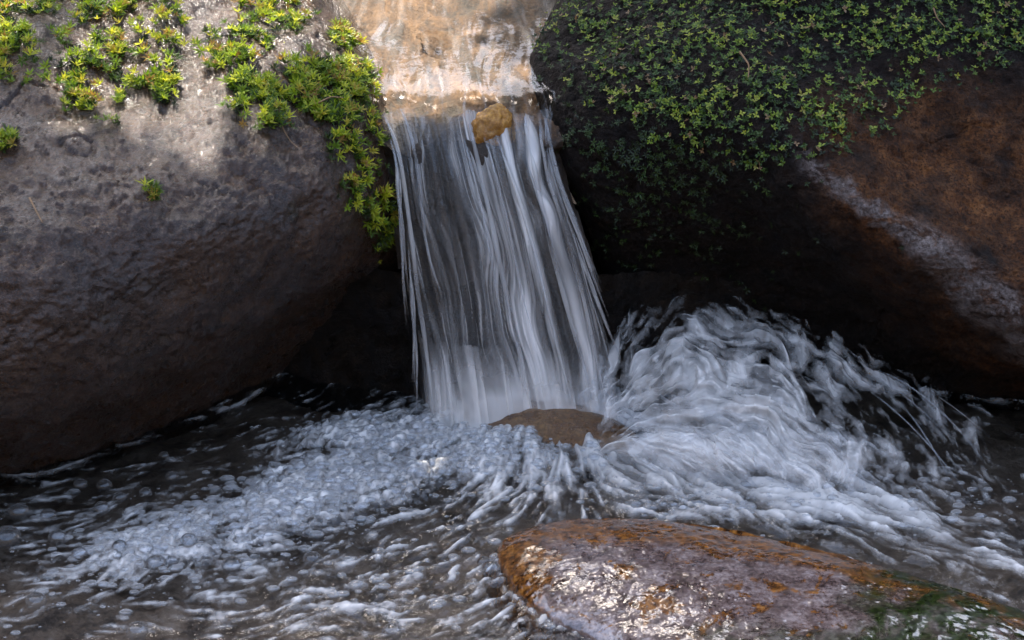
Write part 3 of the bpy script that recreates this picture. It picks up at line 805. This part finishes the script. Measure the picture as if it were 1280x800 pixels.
hgt = turb * (0.0022 * blur(blur(L_c, 4, 0), 4, 1) + 0.0016 * L_m + 0.0007 * L_f) + 0.002 * fbm(WP, 0.05, 3) + bubmask * (0.55 * np.maximum(bub, bub2 * 0.9)) * 1.5 + 0.010 * band + 0.012 * right_f
# the sheet that slides up on to the front boulder's far edge
hgt = hgt + 0.012 * blob(QX, QY, 1180, 720, 150, 25, 16) + 0.01 * blob(QX, QY, 660, 640, 60, 24, -15)
L_s = lic(band_noise((PH, PW), 2), gxv, gyv, 5)
lowmid = np.clip(blob(QX, QY, 480, 730, 230, 75) + 0.8 * blob(QX, QY, 640, 620, 120, 45) + 0.5 * blob(QX, QY, 1050, 650, 260, 50), 0, 1)
hgt = hgt + 0.0014 * L_s * lowmid
foam = sstep(0.35, 1.45, 0.20 * L_s * lowmid + dens * 1.15 + (0.22 - 0.12 * right_f) * L_m + (0.16 - 0.08 * right_f) * L_f + 0.24 * L_c * dens + 0.3 * dens * fbm(WP, 0.05, 4))
rimb = sstep(0.30, 0.55, cd) * sstep(0.75, 0.55, cd)
foam = np.clip(foam * (1 - bubmask * 0.45 * sstep(0.62, 0.2, cd)) * 0.85 + bubmask * 0.16 * rimb, 0, 0.92)
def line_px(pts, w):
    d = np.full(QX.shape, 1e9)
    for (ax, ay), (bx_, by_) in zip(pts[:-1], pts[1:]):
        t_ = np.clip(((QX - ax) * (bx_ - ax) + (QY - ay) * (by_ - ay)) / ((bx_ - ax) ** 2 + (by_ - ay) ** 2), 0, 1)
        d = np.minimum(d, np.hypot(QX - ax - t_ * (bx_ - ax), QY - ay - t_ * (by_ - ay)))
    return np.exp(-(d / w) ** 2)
wl_glint = np.maximum.reduce([line_px([(0, 598), (60, 592), (130, 566), (190, 545), (300, 505), (400, 432), (440, 420)], 2.6) * sstep(-0.2, 0.5, L_c + 0.4), line_px([(618, 700), (632, 735), (665, 765), (700, 785), (760, 800)], 3.0) * 0.8, line_px([(1165, 488), (1215, 500), (1285, 503)], 2.5) * 0.7])
hgt = hgt + 0.002 * wl_glint
foam = np.maximum(foam, 0.75 * wl_glint * np.clip(0.6 + 0.4 * L_f, 0, 1))  # waterline highlights painted into the foam value as thin pale lines
foam = foam + 0.42 * lowmid * sstep(0.3, 2.0, L_s * 0.9 + 0.5 * L_m + 0.5 * fbm(WP, 0.06, 3))  # silvery ripple reflections painted as pale streaks in the foam value
L_h = lic(band_noise((PH, PW), 1), gxv, gyv, 4)
foam = foam * 0.78 * (1 - 0.3 * sstep(0.2, 1.6, -L_h * 0.7 - L_m * 0.5)) + 0.38 * sstep(0.9, 2.5, 0.7 * L_h + 0.6 * L_m) * np.clip(dens * 1.2 + 0.08, 0, 1)  # fine specular highlights of the pool painted in as brighter foam
hgt = hgt + 0.0004 * L_h * np.clip(turb, 0, 1)
foam = foam + 0.16 * sstep(1.3, 2.4, L_m * 0.8 + L_f * 0.55) * np.clip(turb, 0, 0.7)
# keep the water from creeping over the open face of the front boulder
WP[..., 2] = hgt
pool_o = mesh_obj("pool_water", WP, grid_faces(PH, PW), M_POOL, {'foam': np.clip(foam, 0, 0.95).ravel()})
tag(pool_o, kind='structure')

def pool_z(x, y):
    i = np.clip(np.rint((y - wy[0]) / cy_), 0, PH - 1).astype(int); j = np.clip(np.rint((x - wx[0]) / cx_), 0, PW - 1).astype(int)
    return hgt[i, j], dens[i, j], band[i, j]

# ------------------------------------------------------------------ splash
SW, SH = 560, 330
spx = np.linspace(715, 1255, SW)[None] * np.ones((SH, 1)); spy0 = np.linspace(0, 1, SH)[:, None] * np.ones((1, SW))
top = np.interp(spx[0], [715, 745, 770, 800, 845, 900, 950, 1000, 1060, 1120, 1180, 1230, 1255], [520, 470, 436, 402, 378, 388, 396, 420, 442, 470, 515, 570, 600])
top = top + 5 * pnoise(spx[0] / 30, 0.3, 0.7) + 3 * pnoise(spx[0] / 11, 0.3, 4.7)
bot = np.interp(spx[0], [715, 800, 900, 1000, 1080, 1160, 1255], [560, 600, 625, 640, 640, 640, 650])
spy = top[None] + (bot - top)[None] * spy0
# height profile: crest at v=0.08, then slopes down to the pool
zc = np.interp(spx[0], [715, 770, 845, 950, 1060, 1180, 1255], [.03, .085, .125, .115, .085, .04, .01])
vv = spy0
zz = zc[None] * (1 - np.clip(vv, 0, 1) ** 1.3) ** 0.9 - 0.004 * vv
SPL = at_z(spx, spy, zz)
sc_ = np.array([(760, 450, .5, -1), (800, 415, 1, -.7), (860, 392, 1, -.05), (940, 410, 1, .3), (1050, 455, 1, .5), (1150, 520, 1, .9), (850, 470, 1, -.25), (930, 480, 1, .1), (1000, 540, .9, .8), (1060, 590, .6, 1), (760, 520, .4, -1), (820, 570, 1, .25), (900, 600, 1, .3), (960, 580, 1, .7), (1100, 560, .8, 1), (1200, 570, .8, 1)])
d2 = (spx[..., None] - sc_[:, 0]) ** 2 + (spy[..., None] - sc_[:, 1]) ** 2
wg = 1 / (d2 + 500) ** 1.5
fx = (wg * sc_[:, 2]).sum(-1) / wg.sum(-1); fy = (wg * sc_[:, 3]).sum(-1) / wg.sum(-1)
S3 = np.stack([spx / 1000, spy / 1000, 0 * spx], -1)
fx = fx + 1.1 * fbm(S3, 0.07, 3, 0.55, 2); fy = fy + 1.1 * fbm(S3, 0.07, 3, 0.55, 22)
gx_ = fx / (540 / SW); gy_ = fy / ((bot - top)[None] / SH)
ln = np.hypot(gx_, gy_); gx_, gy_ = gx_ / ln, gy_ / ln
K_f = lic(band_noise((SH, SW), 1), gx_, gy_, 8); K_m = lic(band_noise((SH, SW), 4), gx_, gy_, 10); K_c = lic(band_noise((SH, SW), 26), gx_, gy_, 30)
K_h = lic(band_noise((SH, SW), 1), gx_, gy_, 7)
SPN = grid_normals(SPL)
SPL = SPL + SPN * (0.008 * fbm(S3, 0.055, 3, 0.5, 81) + 0.004 * blur(blur(K_c, 8, 0), 8, 1) + (0.0002 * K_m + 0.00014 * K_h) * np.clip(0.5 + 1.6 * fbm(S3, 0.09, 3, 0.5, 51), 0.1, 1.3))[..., None] * sstep(0, 0.1, 1 - vv)[..., None]
body = np.clip(1.05 * blob(spx, spy, 870, 480, 125, 85) + 0.75 * blob(spx, spy, 1010, 560, 100, 55, 35) + 0.55 * blob(spx, spy, 1000, 440, 110, 26, 20) + 0.6 * blob(spx, spy, 1150, 520, 100, 20, 42) + 0.5 * blob(spx, spy, 860, 580, 130, 40) - 0.45 * blob(spx, spy, 925, 432, 40, 14, 10) - 0.35 * blob(spx, spy, 955, 545, 35, 20, 20) - 0.5 * blob(spx, spy, 1100, 505, 40, 14, 30) - 0.8 * blob(spx, spy, 1120, 540, 40, 18, 30), 0, 1)
kk = np.clip(0.5 + 1.5 * fbm(S3, 0.08, 3, 0.5, 61), 0.15, 1.2)
big = fbm(S3, 0.045, 4, 0.55, 71)
sf = sstep(0.0, 1.25, body + 0.05 * K_m * kk + 0.22 * K_c + 0.65 * big - 0.10) * 0.54
hl = sstep(0.7, 2.4, 0.8 * K_h + 0.35 * K_m + 0.6 * K_c)  # splash highlights, painted below by raising the foam value along thin lines
sf = sf * (1 - 0.22 * sstep(0.3, 1.8, -K_h * 0.7 - K_m * 0.6)) + 0.36 * hl * np.clip(body * 1.3 + 0.1, 0, 1)
edge = sstep(0, 0.07 , vv + 0.02 * K_m) * sstep(1.0, 0.8, vv) * sstep(715, 760, spx) * sstep(1255, 1200, spx)
sf = np.clip(sf, 0, 0.96) * edge
SPF = grid_faces(SH, SW, flip=True)
keep = (sf.ravel()[SPF].max(1) > 0.05)
spl = empty("splash", tuple(SPL[SH // 2, SW // 2]))
tag(spl, "churning white splash mound thrown up right of the waterfall's foot", "splash")
def child_s(name, V, F, mat, attrs=None):
    return mesh_obj(name, np.asarray(V).reshape(-1, 3) - np.array(spl.location), F, mat, attrs, spl)
child_s("water_mound", SPL, SPF[keep], M_SPLASH, {'foam': sf.ravel()})
SH2 = SPL + SPN * 0.012 + np.array([0, 0, 0.004])
sf2 = sstep(0.15, 1.5, 0.75 * body + 0.16 * K_m * kk + 0.4 * np.roll(K_c, 40, 1) - 0.05) * 0.42 * edge
keep2 = (sf2.ravel()[SPF].max(1) > 0.02)
child_s("spray_veil", SH2, SPF[keep2], M_MIST, {'foam': sf2.ravel()})
# threads and jets of the splash: ballistic arcs fanning out
def jets(n, x0, y0, z0, x1, y1, rad, seed, peak=0.03, spread=8, al=0.6):
    r = np.random.default_rng(seed); out_ = []
    for k in range(n):
        a = at_z(np.array(x0 + r.normal(0, spread)), np.array(y0 + r.normal(0, spread)), z0 + r.normal(0, 0.008))
        b = at_z(np.array(x1 + r.normal(0, spread * 1.8)), np.array(y1 + r.normal(0, spread * 1.2)), 0.003)
        c0, c1 = sorted(r.uniform(0, 1, 2)); c1 = min(1, c1 + 0.3)
        u = np.linspace(c0, c1, 26)
        p = a + (b - a) * u[:, None]; p[:, 2] += peak * (1 + 0.3 * r.normal()) * 4 * u * (1 - u)
        w = np.linspace(0, 1, 26)
        out_.append((p, rad * r.uniform(0.5, 1.4) * (0.3 + np.sin(w * math.pi)), al * r.uniform(0.4, 1) * sstep(0, .2, w) * sstep(1, .7, w)))
    return out_
jet = jets(7, 830, 400, .115, 1010, 470, .0007, 3, .022, 16, .3) + jets(6, 1075, 455, .08, 1215, 585, .0007, 1, .016, 12, .35)
V, F, A = tube_arrays(jet, 5)
child_s("water_spray", V, F, M_STRAND, {'foam': A})

# ------------------------------------------------------------------ bubbles and foam
def bubble_mesh(nu=12, nv=7):
    u = np.linspace(0, 2 * math.pi, nu, endpoint=False); v = np.linspace(0.12, math.pi * 0.62, nv)
    U, V = np.meshgrid(u, v)
    Q = np.stack([np.cos(U) * np.sin(V), np.sin(U) * np.sin(V), np.cos(V)], -1).reshape(-1, 3)
    return Q, grid_faces(nv, nu, wrap=True, flip=True), np.arange(nu)[None]
BQ, BF, BC = bubble_mesh()
def scatter_bubbles(n, wfun, rmin, rmax, seed):
    r = np.random.default_rng(seed)
    x = r.uniform(-0.72, 0.72, n * 12); y = r.uniform(-0.95, 0.15, n * 12)
    P = np.stack([x, y, 0 * x], -1); qx, qy = project(P)
    ok = r.uniform(size=len(x)) < wfun(qx, qy)
    x, y = x[ok][:n], y[ok][:n]
    z, _, _ = pool_z(x, y)
    rad = rmin + (rmax - rmin) * r.uniform(size=len(x)) ** 4
    C = np.stack([x, y, z - 0.25 * rad], -1)
    V = (C[:, None] + rad[:, None, None] * (BQ * np.array([1.25, 0.95, 0.55]))[None]).reshape(-1, 3)
    off = (np.arange(len(x)) * len(BQ))[:, None, None]
    return V, [(BF[None] + off).reshape(-1, 4), (BC[None] + off).reshape(-1, BC.shape[1])]
def w_band(qx, qy):
    return (1 - 0.95 * blob(qx, qy, 665, 526, 100, 28)) * np.clip(1.1 * blob(qx, qy, 420, 612, 250, 40, -19) + blob(qx, qy, 600, 565, 110, 34) + .8 * blob(qx, qy, 220, 680, 110, 24, -12) + .5 * blob(qx, qy, 870, 635, 110, 14, 4) + .35 * blob(qx, qy, 470, 545, 100, 22) + 0.02 * blob(qx, qy, 100, 650, 140, 50) + 0.05 * blob(qx, qy, 500, 720, 200, 60) + 0.10 * blob(qx, qy, 1100, 640, 180, 40), 0, 1)
V, F = scatter_bubbles(7000, w_band, 0.0010, 0.0075, 3)
tag(mesh_obj("foam", V, F, M_BUBBLE), "mass of small clear bubbles drifting in a pale diagonal foam band", "foam", kind='stuff')

bub_spots = [(45, 748, 13, "clear bubble alone on brown water by the lower left corner"), (171, 785, 14, "clear oval bubble alone at the bottom edge of the brown shallows"),
             (127, 632, 11, None), (100, 600, 9, None), (24, 636, 13, None), (60, 640, 11, None), (8, 668, 18, None), (72, 668, 12, None), (130, 602, 10, None), (182, 612, 8, None), (150, 618, 9, None), (215, 592, 9, None), (205, 565, 7, None),
             (614, 708, 12, "round clear bubble touching the left tip of the front boulder"), (605, 695, 9, "flat clear bubble beside the rusty left tip of the front boulder"), (390, 693, 12, "large lone bubble on dark streaked water below the foam band"),
             (490, 784, 13, "ring-shaped bubble at the bottom edge on dark streaked water"),
             (842, 634, 8, None), (829, 634, 6, None), (817, 636, 6, None), (853, 640, 7, None), (795, 634, 10, None), (870, 632, 10, None), (805, 645, 6, None),
             (195, 707, 15, None), (100, 695, 10, None), (290, 705, 14, None), (150, 690, 10, None), (237, 688, 11, None), (215, 705, 9, None)]
for x, y, rpx, lab in bub_spots:
    c = at_z(np.array(float(x)), np.array(float(y)), 0.004); z, _, _ = pool_z(c[0:1], c[1:2])
    r_ = rpx * 0.001 * (np.linalg.norm(c - CAM) / 3.0)
    Q, F1, F2 = bubble_mesh(24, 14)
    o = mesh_obj("bubble", Q * np.array([r_, r_, r_ * 0.85]), [F1, F2], M_CLEAR)
    o.location = (c[0], c[1], float(z[0]) - 0.1 * r_)
    if lab: tag(o, lab, "bubble")
    elif x < 180 or (x < 230 and y < 630): tag(o, "clear bubble scattered on dark brown water left of the foam band", "bubble", "bubbles on the dark water under the left boulder")
    elif x > 700: tag(o, "small clear bubble in the row behind the front boulder", "bubble", "bubbles in a row behind the front boulder")
    else: tag(o, "big clear bubble at the lower tip of the pale foam band", "bubble", "big bubbles at the tip of the foam band")

# ------------------------------------------------------------------ stones in the stream
c = at_y(np.array(614.), np.array(165.), 0.028)
tag(blob_rock("stone", c, (0.026, 0.018, 0.032), M_AMBER, 4.2, -0.35, 0.3), "glowing amber stone lodged in the lip of the waterfall", "stone")
c = at_z(np.array(560.), np.array(68.), 0.359)
tag(blob_rock("stone", c, (0.040, 0.055, 0.016), M_BEDSTONE, 9.1, -0.5, 0.3), "tawny angular stone under the clear stream above the fall", "stone")

# ------------------------------------------------------------------ moss
def leaf_template(n_leaf, up, ln, wd, rng):
    """rosette of folded leaflets"""
    V, F = [], []
    for k in range(n_leaf):
        a = 2 * math.pi * (k + rng.uniform(-.25, .25)) / n_leaf; e = up + rng.uniform(-.35, .35)
        l = ln * rng.uniform(.7, 1.2); w = wd * rng.uniform(.8, 1.2)
        d = np.array([math.cos(a) * math.cos(e), math.sin(a) * math.cos(e), math.sin(e)]); s = np.array([-math.sin(a), math.cos(a), 0]); n = np.cross(d, s)
        b = len(V)
        V += [0 * d, d * l * .45 + s * w - n * w * .3, d * l * .55 + n * -w * 0.0, d * l * .45 - s * w - n * w * .3, d * l + n * l * -.18]
        F += [(b, b + 1, b + 2), (b, b + 2, b + 3), (b + 1, b + 4, b + 2), (b + 2, b + 4, b + 3)]
    return np.array(V), np.array(F)

def moss(name, S, mask, n, mat, ln, wd, n_leaf, up, label, seed, layers=(0.0, 0.006), tone=(0.15, 0.85), group=None, kind=None, gravity=0.3, dead=0.04):
    r = np.random.default_rng(seed)
    P, N, qx, qy = S['P'].reshape(-1, 3), S['N'].reshape(-1, 3), S['px'].ravel(), S['py'].ravel()
    w = mask(qx, qy, P)
    area = np.linalg.norm(np.cross(np.gradient(S['P'], axis=1), np.gradient(S['P'], axis=0)), axis=-1).ravel()
    facing = np.abs((N * ((CAM - P) / np.linalg.norm(CAM - P, axis=1)[:, None])).sum(1))
    w = w * area * (0.3 + 0.7 * facing)
    idx = r.choice(len(w), n, p=w / w.sum())
    temps = [leaf_template(n_leaf, up, ln, wd, r) for _ in range(14)]
    V, F, T = [], [], []; off = 0
    lat = r.uniform(size=n)
    for i, k in enumerate(idx):
        tv, tf = temps[r.integers(14)]
        nn = N[k] + r.normal(0, 0.35, 3) + np.array([0, -0.1, gravity]); nn /= np.linalg.norm(nn)
        a = np.cross(nn, r.normal(size=3)); a /= np.linalg.norm(a); b2 = np.cross(nn, a)
        s = r.uniform(.6, 1.3)
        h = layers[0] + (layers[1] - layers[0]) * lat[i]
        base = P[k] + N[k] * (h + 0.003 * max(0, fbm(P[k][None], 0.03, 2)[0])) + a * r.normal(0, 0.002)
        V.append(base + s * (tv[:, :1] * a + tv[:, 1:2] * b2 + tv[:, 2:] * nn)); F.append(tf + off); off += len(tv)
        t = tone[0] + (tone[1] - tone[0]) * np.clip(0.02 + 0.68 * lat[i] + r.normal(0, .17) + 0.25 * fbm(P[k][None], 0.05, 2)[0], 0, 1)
        if r.uniform() < dead: t = 1.0
        T.append(np.full(len(tv), t))
    o = mesh_obj(name, np.concatenate(V), np.concatenate(F), mat, {'tone': np.clip(np.concatenate(T), 0, 1)}, smooth=False)
    tag(o, label, "moss", group, kind); return o

def broken(S3, thr=0.0, sc=0.03, off=0.0):
    return sstep(thr, thr + 0.25, fbm(S3, sc, 3, 0.6, off))
def E(cx, cy, rx, ry, rot=0): return lambda x, y: np.clip(1.6 * blob(x, y, cx, cy, rx, ry, rot) - 0.25, 0, 1)
def union(*fs): return lambda x, y: np.clip(sum(f(x, y) for f in fs), 0, 1)
patches = [
    (union(E(50, 20, 100, 60), E(135, 55, 70, 60), E(30, 70, 60, 35), E(185, 30, 40, 60), E(120, 110, 40, 40), E(60, -60, 160, 60)), 1900, "broad yellow-green moss mat over the top left of the left boulder", 0.02),
    (union(E(345, 0, 50, 50), E(290, 55, 60, 22, -15), E(362, 40, 24, 30), E(320, 70, 50, 18)), 420, "sparse yellowish moss on the glaring crest of the left boulder", 0.08),
    (union(E(385, 118, 62, 34), E(328, 136, 38, 20), E(428, 112, 36, 34), E(300, 105, 20, 10)), 900, "thick bright green moss clump overhanging the left boulder's sunny shoulder", -0.12),
    (union(E(445, 175, 30, 40, 20), E(470, 235, 26, 40), E(440, 235, 20, 30), E(480, 280, 18, 40)), 330, "loose green moss trailing down beside the waterfall's left edge", 0.05),
    (E(432, 48, 18, 14), 130, "small moss tuft on the bank of the stream above the fall", -0.6),
    (E(207, 105, 14, 20), 90, "tiny moss sprig below the broad mat on the left boulder", -0.6),
    (E(4, 180, 15, 9), 70, "lone pale moss tuft at the left edge of the left boulder", -0.9),
    (E(190, 241, 7, 6), 22, "tiniest green moss speck on the middle of the left boulder's bare face", -0.9)]
for k, (f, n, lab, thr) in enumerate(patches):
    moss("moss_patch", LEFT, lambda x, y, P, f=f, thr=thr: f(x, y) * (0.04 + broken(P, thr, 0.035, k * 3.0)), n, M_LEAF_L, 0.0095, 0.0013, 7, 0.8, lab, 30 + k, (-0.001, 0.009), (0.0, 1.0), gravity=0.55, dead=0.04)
mx, my = zip((640, 60), (665, 75), (720, 112), (780, 140), (830, 178), (900, 200), (960, 216), (1010, 206), (1060, 188), (1100, 165), (1150, 130), (1200, 112), (1280, 92), (1530, 70))
def right_mask(x, y, P):
    lim = np.interp(x, mx, my)
    nz = fbm(P, 0.06, 3)
    v = sstep(14, -16, y - lim + 16 * nz) * (0.2 + 0.8 * broken(P, -0.3, 0.03))
    v = v * (1 - 0.85 * blob(x, y, 1075, 85, 55, 24)) * sstep(640, 690, x + 0.3 * y)
    v = v * (1 - 0.55 * blob(x, y, 690, 110, 40, 40)) * (0.35 + 0.65 * sstep(30, -60, y - lim + 20 * nz))
    return v
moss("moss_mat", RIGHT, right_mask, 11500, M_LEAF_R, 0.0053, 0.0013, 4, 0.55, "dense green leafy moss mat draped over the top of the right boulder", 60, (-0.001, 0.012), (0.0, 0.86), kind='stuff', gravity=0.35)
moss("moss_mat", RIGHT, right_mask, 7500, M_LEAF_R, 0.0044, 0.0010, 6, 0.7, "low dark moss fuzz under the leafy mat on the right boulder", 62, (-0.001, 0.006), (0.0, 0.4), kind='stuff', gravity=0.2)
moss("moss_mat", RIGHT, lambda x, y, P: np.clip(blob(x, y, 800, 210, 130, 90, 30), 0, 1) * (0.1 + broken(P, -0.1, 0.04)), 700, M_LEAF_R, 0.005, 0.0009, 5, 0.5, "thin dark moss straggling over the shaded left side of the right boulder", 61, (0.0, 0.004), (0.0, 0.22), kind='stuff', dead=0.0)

# ------------------------------------------------------------------ twigs
def surf_point(S, x, y):
    k = np.argmin((S['px'] - x) ** 2 + (S['py'] - y) ** 2); return S['P'].reshape(-1, 3)[k], S['N'].reshape(-1, 3)[k]
def twig(S, pts, rad, label, lift=0.003, group=None):
    q = []
    for x, y in pts:
        p, n = surf_point(S, x, y); q.append(p + n * lift)
    q = np.array(q); u = np.linspace(0, len(q) - 1, 24)
    q = np.stack([np.interp(u, np.arange(len(q)), q[:, k]) for k in range(3)], -1)
    q = np.stack([blur(q[:, k], 4, 0) for k in range(3)], -1)
    V, F, A = tube_arrays([(q, rad * np.linspace(1.1, .5, 24), 1)], 6)
    tag(mesh_obj("twig", V, F, M_TWIG), label, "twig", group)
twig(LEFT, [(36, 248), (45, 266), (55, 287)], 0.0012, "thin dry stem lying on the left boulder's bare grey face")
twig(LEFT, [(392, 134), (410, 133), (425, 134)], 0.0010, "straw stalk lying across the bright moss clump", 0.014)
twig(LEFT, [(346, 140), (352, 160), (366, 172), (376, 182)], 0.0009, "brown rootlet hanging below the bright moss clump")
twig(RIGHT, [(932, 72), (933, 92), (930, 110)], 0.0012, "upright dry stalk in the right boulder's moss mat", 0.012)
twig(RIGHT, [(1160, 25), (1166, 36), (1170, 48)], 0.0010, "pale bent stalk high in the right moss mat", 0.012)

# ------------------------------------------------------------------ unseen trees upstream, added with crowns shaped to shade all but a patch
TS = np.array(to_sun)
def canopy(name, trunk_xy, region, n, seed, label, tmin, tmax):
    r = np.random.default_rng(seed)
    X = r.uniform(-1.5, 1.7, n * 8); Y = r.uniform(-1.5, 1.0, n * 8)
    ok = r.uniform(size=len(X)) < region(X, Y)
    X, Y = X[ok][:n], Y[ok][:n]
    C = np.stack([X, Y, 0 * X], -1) + TS * r.uniform(tmin, tmax, len(X))[:, None]
    nrm = r.normal(size=C.shape); nrm[:, 2] += 1.2; nrm /= np.linalg.norm(nrm, axis=1)[:, None]
    a = np.cross(nrm, r.normal(size=C.shape)); a /= np.linalg.norm(a, axis=1)[:, None]; b2 = np.cross(nrm, a)
    l = r.uniform(0.04, 0.064, len(X))[:, None]
    V = np.stack([C - a * l, C + b2 * l * .5 - nrm * l * .1, C + a * l, C - b2 * l * .5 - nrm * l * .1], 1).reshape(-1, 3)
    F = np.arange(len(X) * 4).reshape(-1, 4)
    base = np.array([*trunk_xy, -0.05])
    t = empty("tree", tuple(base)); tag(t, label, "tree")
    mesh_obj("shade_crown", V - base, F, M_LEAF_R, {'tone': np.repeat(r.uniform(0.1, 0.6, len(X)), 4)}, t, smooth=False)
    cen = C.mean(0); paths = []
    u = np.linspace(0, 1, 30)[:, None]
    topp = np.array([base[0] * .6 + cen[0] * .4, base[1] * .6 + cen[1] * .4, cen[2]])
    p = base + (topp - base) * u + 0.06 * np.stack([pnoise(u[:, 0] * 3, seed, .5), pnoise(u[:, 0] * 3, seed, 9.5), 0 * u[:, 0]], -1)
    paths.append((p, np.linspace(0.11, 0.03, 30), 1))
    for k in r.choice(len(C), 14):
        s0 = p[r.integers(14, 29)]; e = C[k]; q = s0 + (e - s0) * u; q[:, 2] += 0.12 * np.sin(u[:, 0] * math.pi)
        paths.append((q, np.linspace(0.022, 0.004, 30), 1))
    VV, FF, _ = tube_arrays(paths, 8)
    mesh_obj("trunk", VV - base, FF, M_BARK, None, t)
def sun_gap(X, Y):
    """the opening shaped in the added canopy that lets the sun on to the stream and the left boulder's crest"""
    P = np.stack([X, Y, 0 * X], -1)
    n = 0.06 * fbm(P, 0.12, 3); xn, yn = X + n, Y + 0.06 * fbm(P, 0.12, 3, 0.5, 9)
    ylow = np.interp(xn, [-0.8, -0.3, -0.19, -0.13, 0.05], [-0.42, -0.45, -0.31, -0.165, -0.20])
    inside = sstep(0.06, 0.02, xn) * sstep(-1.2, -1.1, xn) * sstep(-0.02, 0.03, yn - ylow) * sstep(0.42, 0.34, yn)
    inside = inside * (1 - 0.15 * sstep(-0.34, -0.44, xn + 0.3 * (Y + 0.3)))
    return 1 - inside
canopy("tree", (1.5, 2.3), lambda X, Y: sun_gap(X, Y) * sstep(-0.15, 0.0, X), 17000, 71, "unseen leafy tree added behind the right boulder to block the sun", 2.6, 3.5)
canopy("tree", (-1.6, 2.2), lambda X, Y: sun_gap(X, Y) * sstep(0.0, -0.15, X) * (0.35 + 0.65 * sstep(-0.36, -0.4, Y)), 11000, 72, "unseen leafy tree added behind the left boulder to block the sun", 2.6, 3.5)
